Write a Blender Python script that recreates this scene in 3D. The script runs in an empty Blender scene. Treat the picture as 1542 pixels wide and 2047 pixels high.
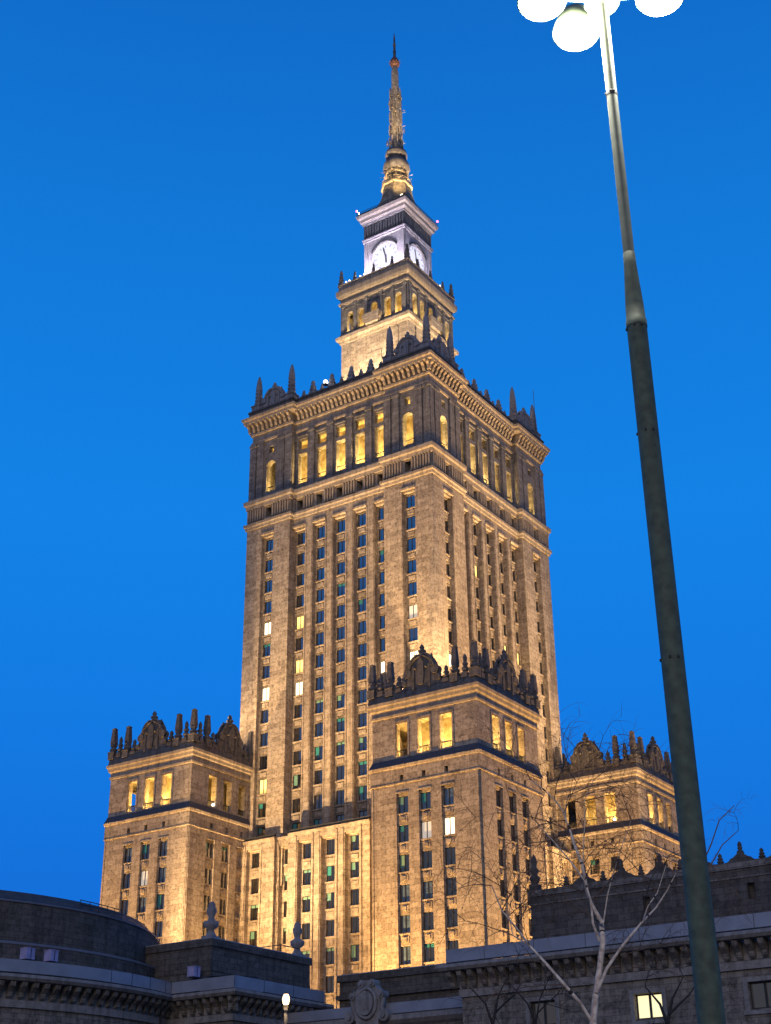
import bpy, math, random
from mathutils import Vector, Matrix

random.seed(7)
S = bpy.context.scene
COL = S.collection
PI = math.pi

# ------------------------------------------------------------------ camera
CR = Vector((0.8278283785634266, 0.5608907081022595, -0.010089063861123864))
CU = Vector((0.25740588375644136, -0.36380732161586493, 0.8952019011073735))
CF = Vector((-0.49843995290567683, 0.743670522680062, 0.4455465935726029))
CP = Vector((124.29562443296122, -190.3072303123783, 1.7))
cam_d = bpy.data.cameras.new('camera')
cam_d.sensor_fit = 'VERTICAL'
cam_d.sensor_height = 36.0
cam_d.lens = 2800.146 / 2047.0 * 36.0
cam_d.clip_start = 0.1
cam_d.clip_end = 6000
cam = bpy.data.objects.new('camera', cam_d)
COL.objects.link(cam)
M = Matrix((CR, CU, -CF)).transposed().to_4x4()
M.translation = CP
cam.matrix_world = M
S.camera = cam
S.view_settings.view_transform = 'Standard'
S.view_settings.look = 'None'
S.view_settings.exposure = 0.0
S.view_settings.gamma = 1.0
S.cycles.max_bounces = 5
S.cycles.diffuse_bounces = 3
S.cycles.glossy_bounces = 3
S.cycles.sample_clamp_indirect = 4.0

# ------------------------------------------------------------------ dusk sky and after-glow
W = bpy.data.worlds.new('World')
S.world = W
W.use_nodes = True
nt = W.node_tree
N = nt.nodes
L = nt.links
N.clear()
SKY_DEEP = (0.0055, 0.205, 0.78, 1)
out = N.new('ShaderNodeOutputWorld')
bg = N.new('ShaderNodeBackground')
bg.inputs['Strength'].default_value = 1.0
sky = N.new('ShaderNodeTexSky')
sky.sky_type = 'NISHITA'
sky.sun_disc = False
sky.sun_elevation = math.radians(1.0)
sky.sun_rotation = math.radians(215)
geo = N.new('ShaderNodeTexCoord')
sep = N.new('ShaderNodeSeparateXYZ')
L.new(geo.outputs['Generated'], sep.inputs[0])
ramp = N.new('ShaderNodeValToRGB')
e = ramp.color_ramp.elements
e[0].position = 0.0
e[0].color = (0.004, 0.115, 0.56, 1)
e[1].position = 1.0
e[1].color = (0.003, 0.09, 0.38, 1)
for pos, c in ((0.17, (0.0045, 0.150, 0.68, 1)), (0.30, (0.0045, 0.192, 0.76, 1)), (0.44, (0.005, 0.220, 0.79, 1)), (0.60, (0.005, 0.190, 0.69, 1)), (0.74, (0.0045, 0.142, 0.57, 1))):
    k = ramp.color_ramp.elements.new(pos)
    k.color = c
L.new(sep.outputs['Z'], ramp.inputs[0])
# the half of the dome opposite the after-glow is duller
dot = N.new('ShaderNodeVectorMath')
dot.operation = 'DOT_PRODUCT'
dot.inputs[1].default_value = (-0.557, 0.831, 0.0)
L.new(geo.outputs['Generated'], dot.inputs[0])
mr = N.new('ShaderNodeMapRange')
mr.inputs['From Min'].default_value = -0.35
mr.inputs['From Max'].default_value = 0.55
L.new(dot.outputs['Value'], mr.inputs['Value'])
mix = N.new('ShaderNodeMix')
mix.data_type = 'RGBA'
ramp2 = N.new('ShaderNodeValToRGB')
e = ramp2.color_ramp.elements
e[0].position = 0.0
e[0].color = (0.115, 0.108, 0.115, 1)
e[1].position = 1.0
e[1].color = (0.02, 0.10, 0.36, 1)
for pos, c in ((0.22, (0.085, 0.115, 0.17, 1)), (0.40, (0.03, 0.20, 0.60, 1)), (0.6, (0.02, 0.17, 0.55, 1))):
    k = ramp2.color_ramp.elements.new(pos)
    k.color = c
L.new(sep.outputs['Z'], ramp2.inputs[0])
L.new(ramp2.outputs[0], mix.inputs[6])
L.new(mr.outputs[0], mix.inputs[0])
L.new(ramp.outputs[0], mix.inputs[7])
add = N.new('ShaderNodeMix')
add.data_type = 'RGBA'
add.blend_type = 'ADD'
add.inputs[0].default_value = 0.004
L.new(mix.outputs[2], add.inputs[6])
L.new(sky.outputs[0], add.inputs[7])
L.new(add.outputs[2], bg.inputs[0])
L.new(bg.outputs[0], out.inputs[0])

sun_d = bpy.data.lights.new('sun', 'SUN')
sun_d.energy = 0.55
sun_d.angle = math.radians(30)
sun_d.color = (1.0, 0.78, 0.62)
sun = bpy.data.objects.new('sun', sun_d)
COL.objects.link(sun)
sun.rotation_euler = (math.radians(72), 0, math.radians(25))


def spot(pos, target, power, color, deg=80, blend=0.9, r=0.3):
    d = bpy.data.lights.new('floodlight', 'SPOT')
    d.energy = power
    d.color = color
    d.spot_size = math.radians(deg)
    d.spot_blend = blend
    d.shadow_soft_size = r
    o = bpy.data.objects.new('floodlight_beam', d)
    COL.objects.link(o)
    o.location = pos
    o.rotation_euler = (Vector(target) - Vector(pos)).to_track_quat('-Z', 'Y').to_euler()
    return o


def lamp(pos, power, color, r=0.25):
    d = bpy.data.lights.new('room_lamp', 'POINT')
    d.energy = power
    d.color = color
    d.shadow_soft_size = r
    o = bpy.data.objects.new('room_lamp', d)
    COL.objects.link(o)
    o.location = pos
    return o


# floodlights standing on the low roofs, the corner-tower roofs and the upper terraces
SOD = (1.0, 0.55, 0.165)
PALE = (1.0, 0.72, 0.46)
WARM = (1.0, 0.645, 0.31)
GOLD = (1.0, 0.72, 0.43)
for x in (-25, 25):                                               # corner towers, A side
    spot((x - 15, -47, 8), (x, -34, 48), 265000, SOD, 88)
spot((-13.5, -38, 9), (0, -21, 44), 105000, SOD, 86)                # lower block, A side
spot((-7, -36, 16), (-17, -27, 38), 36000, SOD, 80)               # inner side of the left corner tower
for y in (-25.0, 25):                                             # corner towers, B side
    spot((47, y + 14, 8), (34, y, 48), 265000, SOD, 88)
spot((36, -1, 12), (25, 14, 46), 110000, SOD, 92)                  # front of the far corner tower
spot((46, 0, 12), (20, 0, 44), 90000, SOD, 80)
for x, y, tx, ty, f in ((19.5, -28, 14, -20, 1.5), (28, -18.5, 20, -14, 1.6), (-24, -28, -16, -20, 1), (28, 24, 20, 16, .8)):
    spot((x, y, 66.3), (tx, ty, 88), 30000 * f, WARM, 100)        # corner-tower roofs onto the shaft
spot((-15, -50, 14), (-2, -20, 63), 350000, WARM, 50)
spot((50, 11, 14), (20, 2, 62), 360000, WARM, 50)
spot((-13, -60, 18), (-2, -20, 88), 130000, WARM, 32)
for t, zz in ((-9, 57), (0, 55), (9, 57)):                      # steep narrow beams that graze the wall and reach the cornices
    spot((t - 3, -27.5, zz), (t, -20.8, 131), 60000, PALE, 26)
    spot((27.5, t + 3, zz), (20.6, t, 131), 60000, PALE, 26)
spot((70, 13, 18), (20, 2, 88), 190000, WARM, 34)
spot((90, 45, 20), (20, 8, 112), 90000, WARM, 30)
for t in (-5, 5):                                                 # main roof onto the belvedere
    spot((t, -15.5, 131.6), (t * 0.7, -8, 144), 36000, GOLD, 90)
    spot((15.5, t, 131.6), (8, t * 0.7, 144), 30000, GOLD, 90)
VIO = (0.86, 0.79, 1.0)
for t in (-3.6, 0, 3.6):                                          # belvedere roof onto the clocks
    spot((t, -7.6, 162.2), (t * 0.8, -4.9, 171), 8600, VIO, 120)
    spot((7.6, t, 162.2), (4.9, t * 0.8, 171), 8600, VIO, 120)
for x, y in ((-5.2, -5.6), (5.2, -5.6), (5.6, 5.2)):              # clock roof onto the spire
    spot((x, y, 180.8), (0, 0, 205), 32000, GOLD, 62)
    spot((x, y, 180.9), (0, 0, 213), 60000, GOLD, 26)


# ------------------------------------------------------------------ materials
def new_mat(name):
    m = bpy.data.materials.new(name)
    m.use_nodes = True
    return m, m.node_tree.nodes, m.node_tree.links, m.node_tree.nodes['Principled BSDF']


def stone(name, a, b, bw=1.5, rh=0.75, stain=0.55, rough=0.9, blocks=True, streak=0.3):
    """cut-stone blocks of uneven tone with soot stains; world space so it keeps its size"""
    m, n, l, p = new_mat(name)
    p.inputs['Roughness'].default_value = rough
    g = n.new('ShaderNodeNewGeometry')
    s = n.new('ShaderNodeSeparateXYZ')
    l.new(g.outputs['Position'], s.inputs[0])
    ad = n.new('ShaderNodeMath')
    ad.operation = 'ADD'
    l.new(s.outputs[0], ad.inputs[0])
    l.new(s.outputs[1], ad.inputs[1])
    c = n.new('ShaderNodeCombineXYZ')
    l.new(ad.outputs[0], c.inputs[0])
    l.new(s.outputs[2], c.inputs[1])
    if blocks:
        br = n.new('ShaderNodeTexBrick')
        br.inputs['Scale'].default_value = 1.0
        br.inputs['Brick Width'].default_value = bw
        br.inputs['Row Height'].default_value = rh
        br.inputs['Mortar Size'].default_value = 0.022
        br.inputs['Mortar Smooth'].default_value = 0.3
        br.inputs['Color1'].default_value = (*a, 1)
        br.inputs['Color2'].default_value = (*b, 1)
        br.inputs['Mortar'].default_value = (*[x * 0.72 for x in b], 1)
        br.inputs['Bias'].default_value = -0.25
        l.new(c.outputs[0], br.inputs['Vector'])
        base = br.outputs['Color']
    else:
        no = n.new('ShaderNodeTexNoise')
        no.inputs['Scale'].default_value = 1.3
        no.inputs['Detail'].default_value = 6
        l.new(g.outputs['Position'], no.inputs['Vector'])
        mx0 = n.new('ShaderNodeMix')
        mx0.data_type = 'RGBA'
        mx0.inputs[6].default_value = (*a, 1)
        mx0.inputs[7].default_value = (*b, 1)
        l.new(no.outputs[0], mx0.inputs[0])
        base = mx0.outputs[2]
    # patchy soot
    n1 = n.new('ShaderNodeTexNoise')
    n1.inputs['Scale'].default_value = 2.3
    n1.inputs['Detail'].default_value = 8
    n1.inputs['Roughness'].default_value = 0.8
    l.new(g.outputs['Position'], n1.inputs['Vector'])
    r1 = n.new('ShaderNodeValToRGB')
    r1.color_ramp.elements[0].position = 0.39
    r1.color_ramp.elements[0].color = (1 - stain, 1 - stain, 1 - stain, 1)
    r1.color_ramp.elements[1].position = 0.52
    r1.color_ramp.elements[1].color = (1, 1, 1, 1)
    l.new(n1.outputs[0], r1.inputs[0])
    m1 = n.new('ShaderNodeMix')
    m1.data_type = 'RGBA'
    m1.blend_type = 'MULTIPLY'
    m1.inputs[0].default_value = 1.0
    l.new(base, m1.inputs[6])
    l.new(r1.outputs[0], m1.inputs[7])
    # vertical run-off streaks
    mp = n.new('ShaderNodeVectorMath')
    mp.operation = 'MULTIPLY'
    mp.inputs[1].default_value = (1.6, 0.10, 1)
    l.new(c.outputs[0], mp.inputs[0])
    n2 = n.new('ShaderNodeTexNoise')
    n2.inputs['Scale'].default_value = 1.0
    n2.inputs['Detail'].default_value = 5
    l.new(mp.outputs[0], n2.inputs['Vector'])
    r2 = n.new('ShaderNodeValToRGB')
    r2.color_ramp.elements[0].position = 0.36
    r2.color_ramp.elements[0].color = (1 - streak, 1 - streak, 1 - streak, 1)
    r2.color_ramp.elements[1].position = 0.56
    r2.color_ramp.elements[1].color = (1, 1, 1, 1)
    l.new(n2.outputs[0], r2.inputs[0])
    m2 = n.new('ShaderNodeMix')
    m2.data_type = 'RGBA'
    m2.blend_type = 'MULTIPLY'
    m2.inputs[0].default_value = 1.0
    l.new(m1.outputs[2], m2.inputs[6])
    l.new(r2.outputs[0], m2.inputs[7])
    l.new(m2.outputs[2], p.inputs['Base Color'])
    # uneven tooled face
    n3 = n.new('ShaderNodeTexNoise')
    n3.inputs['Scale'].default_value = 3.0
    n3.inputs['Detail'].default_value = 6
    l.new(g.outputs['Position'], n3.inputs['Vector'])
    bp = n.new('ShaderNodeBump')
    bp.inputs['Strength'].default_value = 0.16
    bp.inputs['Distance'].default_value = 0.15
    l.new(n3.outputs[0], bp.inputs['Height'])
    l.new(bp.outputs[0], p.inputs['Normal'])
    return m


def plain(name, a, rough=0.7, metal=0.0, b=None, scale=2.0, ior=1.45):
    m, n, l, p = new_mat(name)
    p.inputs['Roughness'].default_value = rough
    p.inputs['Metallic'].default_value = metal
    p.inputs['IOR'].default_value = ior
    b = b or tuple(x * 0.7 for x in a)
    tc = n.new('ShaderNodeNewGeometry')
    no = n.new('ShaderNodeTexNoise')
    no.inputs['Scale'].default_value = scale
    no.inputs['Detail'].default_value = 6
    l.new(tc.outputs['Position'], no.inputs['Vector'])
    mx = n.new('ShaderNodeMix')
    mx.data_type = 'RGBA'
    mx.inputs[6].default_value = (*a, 1)
    mx.inputs[7].default_value = (*b, 1)
    r = n.new('ShaderNodeMapRange')
    r.inputs['From Min'].default_value = 0.35
    r.inputs['From Max'].default_value = 0.65
    l.new(no.outputs[0], r.inputs['Value'])
    l.new(r.outputs[0], mx.inputs[0])
    l.new(mx.outputs[2], p.inputs['Base Color'])
    return m


def glow(name, col, strength, b=None):
    m, n, l, p = new_mat(name)
    p.inputs['Base Color'].default_value = (0.5, 0.5, 0.5, 1)
    p.inputs['Emission Strength'].default_value = strength
    if b:
        g = n.new('ShaderNodeNewGeometry')
        no = n.new('ShaderNodeTexNoise')
        no.inputs['Scale'].default_value = 1.1
        l.new(g.outputs['Position'], no.inputs['Vector'])
        mx = n.new('ShaderNodeMix')
        mx.data_type = 'RGBA'
        mx.inputs[6].default_value = (*col, 1)
        mx.inputs[7].default_value = (*b, 1)
        l.new(no.outputs[0], mx.inputs[0])
        l.new(mx.outputs[2], p.inputs['Emission Color'])
    else:
        p.inputs['Emission Color'].default_value = (*col, 1)
    return m


ST = stone('sandstone', (0.48, 0.40, 0.305), (0.27, 0.215, 0.16), stain=0.6, streak=0.18)
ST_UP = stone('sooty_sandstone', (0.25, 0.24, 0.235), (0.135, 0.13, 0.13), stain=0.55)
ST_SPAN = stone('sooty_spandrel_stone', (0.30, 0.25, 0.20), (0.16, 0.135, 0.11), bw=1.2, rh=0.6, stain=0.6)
ST_TRIM = stone('carved_sandstone', (0.42, 0.355, 0.285), (0.33, 0.275, 0.215), blocks=False, stain=0.45)
ST_DARK = stone('weathered_stone', (0.20, 0.185, 0.17), (0.11, 0.10, 0.095), blocks=False, stain=0.55)
ST_PALE = stone('pale_finial_stone', (0.34, 0.33, 0.34), (0.26, 0.25, 0.26), blocks=False, stain=0.3)
ST_CLOCK = stone('clock_stage_stone', (0.48, 0.44, 0.45), (0.40, 0.365, 0.37), bw=1.6, rh=0.8, stain=0.25, streak=0.15)
ST_LOW = stone('grey_low_stone', (0.27, 0.245, 0.215), (0.15, 0.138, 0.122), bw=1.2, rh=0.45, stain=0.6)
ST_LOWTRIM = stone('grey_trim_stone', (0.33, 0.315, 0.31), (0.24, 0.23, 0.225), blocks=False, stain=0.35)
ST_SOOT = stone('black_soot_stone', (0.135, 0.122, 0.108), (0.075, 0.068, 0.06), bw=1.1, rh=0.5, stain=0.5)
LEAD = plain('lead_sheet', (0.34, 0.36, 0.42), 0.45, 0.3, (0.26, 0.28, 0.33), 0.6)
LEDGE = plain('dark_lead', (0.075, 0.08, 0.10), 0.8)
PLASTER = plain('gallery_plaster', (0.62, 0.54, 0.36), 0.9, 0, (0.30, 0.23, 0.12), 1.1)
ROOFM = plain('roof_metal', (0.07, 0.075, 0.085), 0.6)
BRONZE = plain('dark_bronze', (0.07, 0.068, 0.065), 0.6, 0.2)
FRAME = plain('window_frame_paint', (0.035, 0.035, 0.04), 0.5)
GLASS = plain('window_glass', (0.012, 0.014, 0.016), 0.06, 0.0, (0.01, 0.012, 0.016), 0.3, 3.7)
BLIND = plain('green_blind', (0.20, 0.36, 0.25), 0.6, 0.0, (0.12, 0.30, 0.26), 0.35)
CURT = plain('pale_curtain', (0.13, 0.20, 0.27), 0.25, 0.0, (0.05, 0.08, 0.11), 1.2, 2.4)
TEAL = plain('teal_blind', (0.03, 0.22, 0.22), 0.4, 0.0, (0.04, 0.28, 0.26), 0.35, 1.9)
LIT_Y = glow('lit_yellow_room', (1.0, 0.62, 0.08), 1.6, (1.0, 0.70, 0.14))
LIT_W = glow('lit_cream_room', (1.0, 0.88, 0.60), 2.4, (1.0, 0.72, 0.38))
LIT_DIM = glow('lit_dim_room', (0.42, 0.36, 0.30), 1.0, (0.55, 0.42, 0.25))
LIT_P = glow('lit_pale_office', (1.0, 0.90, 0.48), 1.15, (0.95, 0.80, 0.40))
DIAL = glow('clock_dial_glass', (0.74, 0.74, 1.0), 0.95, (0.92, 0.90, 1.0))
DIAL.node_tree.nodes['Principled BSDF'].inputs['Base Color'].default_value = (0.12, 0.12, 0.14, 1)
GILT = plain('gilded_metal', (0.36, 0.28, 0.15), 0.6, 0.1, (0.12, 0.095, 0.06), 1.5)
STEEL = plain('mast_steel', (0.16, 0.145, 0.125), 0.6, 0.3, (0.09, 0.08, 0.075))
MASTM = plain('galvanised_mast', (0.58, 0.49, 0.34), 0.6, 0.0, (0.25, 0.21, 0.15), 1.4)
RUST = plain('rust_red_paint', (0.17, 0.085, 0.06), 0.7)
RED = glow('red_beacon', (1.0, 0.12, 0.25), 6)
WHITE_L = glow('white_lamp_glass', (1.0, 0.97, 0.88), 30)
WARM_L = glow('street_lamp_glass', (1.0, 0.66, 0.34), 4)
POLE = plain('pole_green_paint', (0.12, 0.155, 0.095), 0.65, 0.0, (0.075, 0.095, 0.06), 9)
BARK_W = plain('birch_bark', (0.70, 0.60, 0.52), 0.8, 0, (0.36, 0.28, 0.235), 9)
BARK_B = plain('birch_scar', (0.05, 0.042, 0.04), 0.9)
TWIG = plain('twig_bark', (0.13, 0.08, 0.055), 0.8)
TWIG_D = plain('dark_twig_bark', (0.035, 0.028, 0.026), 0.85)
ST_BAND = stone('slate_grey_band', (0.21, 0.215, 0.235), (0.11, 0.112, 0.122), blocks=False, stain=0.5)
PAVE = stone('paving', (0.22, 0.21, 0.20), (0.16, 0.155, 0.15), bw=1.0, rh=1.0)
GREYBOX = plain('grey_violet_box', (0.40, 0.38, 0.62), 0.5)


# ------------------------------------------------------------------ mesh helper
class MB:
    def __init__(s, T=None):
        s.v, s.f, s.mi, s.sm = [], [], [], []
        s.mats = []
        s.T = T
        s.cur = 0

    def use(s, m):
        if m not in s.mats:
            s.mats.append(m)
        s.cur = s.mats.index(m)
        return s

    def pt(s, p):
        s.v.append(s.T(p) if s.T else p)
        return len(s.v) - 1

    def face(s, pts, smooth=False):
        s.f.append([s.pt(p) for p in pts])
        s.mi.append(s.cur)
        s.sm.append(smooth)

    def idx(s, ids, smooth=False):
        s.f.append(ids)
        s.mi.append(s.cur)
        s.sm.append(smooth)

    def box(s, x0, x1, y0, y1, z0, z1):
        c = [(x0, y0, z0), (x1, y0, z0), (x1, y1, z0), (x0, y1, z0), (x0, y0, z1), (x1, y0, z1), (x1, y1, z1), (x0, y1, z1)]
        i = [s.pt(p) for p in c]
        for q in ((3, 2, 1, 0), (4, 5, 6, 7), (0, 1, 5, 4), (1, 2, 6, 5), (2, 3, 7, 6), (3, 0, 4, 7)):
            s.idx([i[k] for k in q])

    def loft(s, rings, close=True, cap0=False, cap1=False, smooth=False):
        ids = [[s.pt(p) for p in r] for r in rings]
        n = len(ids[0])
        for a, b in zip(ids, ids[1:]):
            for k in range(n if close else n - 1):
                j = (k + 1) % n
                s.idx([a[k], a[j], b[j], b[k]], smooth)
        if cap0:
            s.face(list(reversed(rings[0])))
        if cap1:
            s.face(rings[-1])

    def lathe(s, prof, n=12, c=(0, 0, 0), smooth=True, rot=0.0, cap=True):
        rings = []
        for r, z in prof:
            rings.append([(c[0] + r * math.cos(rot + 2 * PI * k / n), c[1] + r * math.sin(rot + 2 * PI * k / n), c[2] + z) for k in range(n)])
        s.loft(rings, True, cap, cap, smooth)

    def prism(s, poly, y0, y1):
        """polygon in (x,z) extruded along y"""
        a = [s.pt((x, y0, z)) for x, z in poly]
        b = [s.pt((x, y1, z)) for x, z in poly]
        n = len(poly)
        for k in range(n):
            j = (k + 1) % n
            s.idx([a[k], a[j], b[j], b[k]])
        s.idx(a)
        s.idx(list(reversed(b)))

    def tube(s, path, rad, n=6, smooth=True):
        P = [Vector(p) for p in path]
        if not isinstance(rad, (list, tuple)):
            rad = [rad] * len(P)
        rings = []
        ref = Vector((0.31, 0.2, 0.93)).normalized()
        for k, p in enumerate(P):
            d = (P[min(k + 1, len(P) - 1)] - P[max(k - 1, 0)]).normalized()
            if abs(d.dot(ref)) > 0.97:
                ref = Vector((1, 0.1, 0)).normalized()
            u = d.cross(ref).normalized()
            w = d.cross(u)
            rings.append([tuple(p + rad[k] * (u * math.cos(2 * PI * q / n) + w * math.sin(2 * PI * q / n))) for q in range(n)])
        s.loft(rings, True, True, True, smooth)

    def build(s, name, mat=None, parent=None):
        me = bpy.data.meshes.new(name)
        me.from_pydata(s.v, [], s.f)
        mats = s.mats or [mat]
        for m in mats:
            me.materials.append(m)
        me.polygons.foreach_set('material_index', s.mi)
        me.polygons.foreach_set('use_smooth', s.sm)
        me.update()
        o = bpy.data.objects.new(name, me)
        COL.objects.link(o)
        if parent:
            o.parent = parent
        return o


def tag(o, label=None, cat=None, group=None, kind=None):
    if label:
        o['label'] = label
    if cat:
        o['category'] = cat
    if group:
        o['group'] = group
    if kind:
        o['kind'] = kind
    return o


def empty(name, loc=(0, 0, 0)):
    o = bpy.data.objects.new(name, None)
    COL.objects.link(o)
    o.location = loc
    o.empty_display_size = 1
    return o


def inst(src, parent, loc=(0, 0, 0), rz=0.0, name=None):
    o = src.copy()
    if name:
        o.name = name
    COL.objects.link(o)
    o.parent = parent
    o.location = loc
    o.rotation_euler = (0, 0, rz)
    return o


def kids(o):
    return [c for c in list(COL.objects) if c.parent == o]


def copy_tree(o, parent=None):
    c = o.copy()
    COL.objects.link(c)
    c.parent = parent
    for ch in kids(o):
        copy_tree(ch, c)
    return c


def side(k, cx=0.0, cy=0.0):
    """local (u, out, z) of face k -> building space; 0 faces -y, 1 faces +x, 2 faces +y, 3 faces -x"""
    c, s_ = [(1, 0), (0, 1), (-1, 0), (0, -1)][k]

    def T(p):
        x, y = p[0], -p[1]
        return (cx + x * c - y * s_, cy + x * s_ + y * c, p[2])
    return T


def wall(mb, u0, u1, z0, z1, o, ops):
    """flat wall at distance o with openings (ua,ub,za,zb,depth,arch,back)"""
    us = sorted({u0, u1, *[a for q in ops for a in q[:2]]})
    zs = sorted({z0, z1, *[a for q in ops for a in q[2:4]]})
    us = [u for u in us if u0 <= u <= u1]
    zs = [z for z in zs if z0 <= z <= z1]
    for a, b in zip(us, us[1:]):
        run = None
        for c, d in list(zip(zs, zs[1:])) + [(None, None)]:
            solid = c is not None and not any(q[0] < (a + b) / 2 < q[1] and q[2] < (c + d) / 2 < q[3] for q in ops)
            if solid:
                run = (run[0], d) if run else (c, d)
            elif run:
                mb.face([(a, o, run[0]), (b, o, run[0]), (b, o, run[1]), (a, o, run[1])])
                run = None
    for (a, b, c, d, dep, arch, back) in ops:
        i = o - dep
        mb.face([(a, o, c), (b, o, c), (b, i, c), (a, i, c)])
        if not arch:
            mb.face([(a, o, c), (a, i, c), (a, i, d), (a, o, d)])
            mb.face([(b, o, c), (b, o, d), (b, i, d), (b, i, c)])
            mb.face([(a, o, d), (a, i, d), (b, i, d), (b, o, d)])
        else:
            m, r = (a + b) / 2, (b - a) / 2
            sp = d - r
            mb.face([(a, o, c), (a, i, c), (a, i, sp), (a, o, sp)])
            mb.face([(b, o, c), (b, o, sp), (b, i, sp), (b, i, c)])
            n = 10
            arc = [(m - r * math.cos(PI * k / n), sp + r * math.sin(PI * k / n)) for k in range(n + 1)]
            for (xa, za), (xb, zb) in zip(arc, arc[1:]):
                mb.face([(xa, o, za), (xb, o, zb), (xb, o, d), (xa, o, d)])
                mb.face([(xa, o, za), (xa, i, za), (xb, i, zb), (xb, o, zb)])
        if back:
            mb.face([(a, i, c), (b, i, c), (b, i, d), (a, i, d)])


def sq_ring(h, z):
    return [(-h, -h, z), (h, -h, z), (h, h, z), (-h, h, z)]


def sq_loft(mb, prof, cap0=False, cap1=False):
    mb.loft([sq_ring(h, z) for h, z in prof], True, cap0, cap1)


# ------------------------------------------------------------------ windows
def win_mesh(w, h, kind, rnd):
    """pane in local space: centre at origin, faces -y"""
    mb = MB()
    if kind in ('lit', 'litw', 'dim'):
        mb.use({'lit': LIT_Y, 'litw': LIT_W, 'dim': LIT_DIM}[kind])
        mb.box(-w / 2, w / 2, 0.0, 0.04, -h / 2, h / 2)
    elif kind == 'dark':
        mb.use(GLASS)
        mb.box(-w / 2, w / 2, 0.0, 0.04, -h / 2, h / 2)
    elif kind == 'curtain':
        mb.use(GLASS)
        mb.box(-w / 2, w / 2, 0.0, 0.03, -h / 2, h / 2)
        mb.use(CURT)
        mb.box(-w * .30 - rnd * .2, -w * .08, -0.006, 0.02, -h * .48, h * .48)
        mb.box(w * .08, w * .36 - rnd * .2, -0.006, 0.02, -h * .48, h * .48)
    else:
        bl = BLIND if kind == 'blind' else TEAL
        zz = h * rnd
        half = rnd > 0.2
        mb.use(bl)
        mb.box(-w / 2, w / 2 if half else 0.0, 0.0, 0.04, zz, h / 2)
        mb.use(GLASS)
        mb.box(-w / 2, w / 2, 0.0, 0.04, -h / 2, zz)
        if not half:
            mb.box(0.0, w / 2, 0.0, 0.04, zz, h / 2)
    me = mb.build('pane')
    return me


def frame_mesh(w, h):
    mb = MB()
    mb.use(FRAME)
    t = 0.07
    mb.box(-w / 2, -w / 2 + t, -0.08, 0.06, -h / 2, h / 2)
    mb.box(w / 2 - t, w / 2, -0.08, 0.06, -h / 2, h / 2)
    mb.box(-w / 2 + t, w / 2 - t, -0.08, 0.06, h / 2 - t, h / 2)
    mb.box(-w / 2 + t, w / 2 - t, -0.08, 0.06, -h / 2, -h / 2 + t)
    mb.box(-0.05, 0.05, -0.08, 0.06, -h / 2 + t, h / 2 - t)
    return mb.build('window')


class Windows:
    def __init__(s, w, h):
        s.w, s.h = w, h
        s.fr = frame_mesh(w, h)
        s.p = {'dark': [win_mesh(w, h, 'dark', 0)], 'lit': [win_mesh(w, h, 'lit', 0)], 'litw': [win_mesh(w, h, 'litw', 0)],
               'dim': [win_mesh(w, h, 'dim', 0)], 'curtain': [win_mesh(w, h, 'curtain', r) for r in (0, .6, -.4)],
               'blind': [win_mesh(w, h, 'blind', r) for r in (0.02, -0.25, 0.3, 0.12)],
               'teal': [win_mesh(w, h, 'teal', r) for r in (-0.1, 0.15, -0.3, 0.28)]}

    def put(s, parent, T, u, o, z, kind, k, label=None):
        f = inst(s.fr, parent, T((u, o, z)), k * PI / 2, 'window')
        if label:
            f['label'] = label
        inst(random.choice(s.p[kind]), f, (0, 0, 0), 0, 'pane')
        return f

    def done(s):
        for o in [s.fr] + [q for v in s.p.values() for q in v]:
            bpy.data.objects.remove(o)


# ------------------------------------------------------------------ carved roof ornaments
def spike_mesh(h=9.0, r=0.62):
    mb = MB().use(ST_PALE)
    mb.box(-r * 1.15, r * 1.15, -r * 1.15, r * 1.15, 0, h * 0.17)
    mb.box(-r * 1.3, r * 1.3, -r * 1.3, r * 1.3, h * 0.17, h * 0.195)
    q = [(1.0, .195), (.8, .215), (1.02, .25), (1.02, .275), (.66, .295), (.95, .34), (.95, .36), (.62, .385), (.9, .43), (.9, .45), (.6, .475),
         (.86, .52), (.86, .54), (.62, .56), (.8, .60), (.7, .72), (.52, .86), (.4, .915), (.22, .935), (.3, .96), (.05, 1.0)]
    mb.lathe([(a * r, b * h) for a, b in q], 8, smooth=False)
    return mb.build('finial')


def obelisk_mesh(h, r, m):
    mb = MB().use(m)
    mb.box(-r * 1.25, r * 1.25, -r * 1.25, r * 1.25, 0, h * .2)
    mb.box(-r * 1.4, r * 1.4, -r * 1.4, r * 1.4, h * .2, h * .23)
    mb.lathe([(a * r, b * h) for a, b in [(.75, .23), (1.3, .29), (1.3, .33), (.7, .37), (1.2, .42), (1.2, .44), (.8, .46)]], 10)
    mb.lathe([(a * r * 1.3, b * h) for a, b in [(.95, .46), (.95, .49), (1.0, .52), (.68, .93), (.82, .935), (.82, .95), (.02, 1.0)]], 4, smooth=False, rot=PI / 4)
    return mb.build('obelisk')


def bulb_mesh(h, r, m, name='small_finial'):
    mb = MB().use(m)
    mb.box(-r * .9, r * .9, -r * .9, r * .9, 0, h * .22)
    mb.lathe([(a * r, b * h) for a, b in [(.5, .22), (1.0, .34), (1.05, .4), (.5, .47), (.85, .55), (.85, .6), (.45, .66), (.62, .78), (.5, .88), (.02, 1.0)]], 10)
    return mb.build(name)


def vase_mesh(h, r, m):
    mb = MB().use(m)
    mb.box(-r, r, -r, r, 0, h * .25)
    mb.lathe([(a * r, b * h) for a, b in [(.45, .25), (.5, .35), (1.0, .5), (1.1, .66), (.7, .72), (1.0, .8), (.6, .9), (.02, 1.0)]], 10)
    return mb.build('vase')


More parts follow.
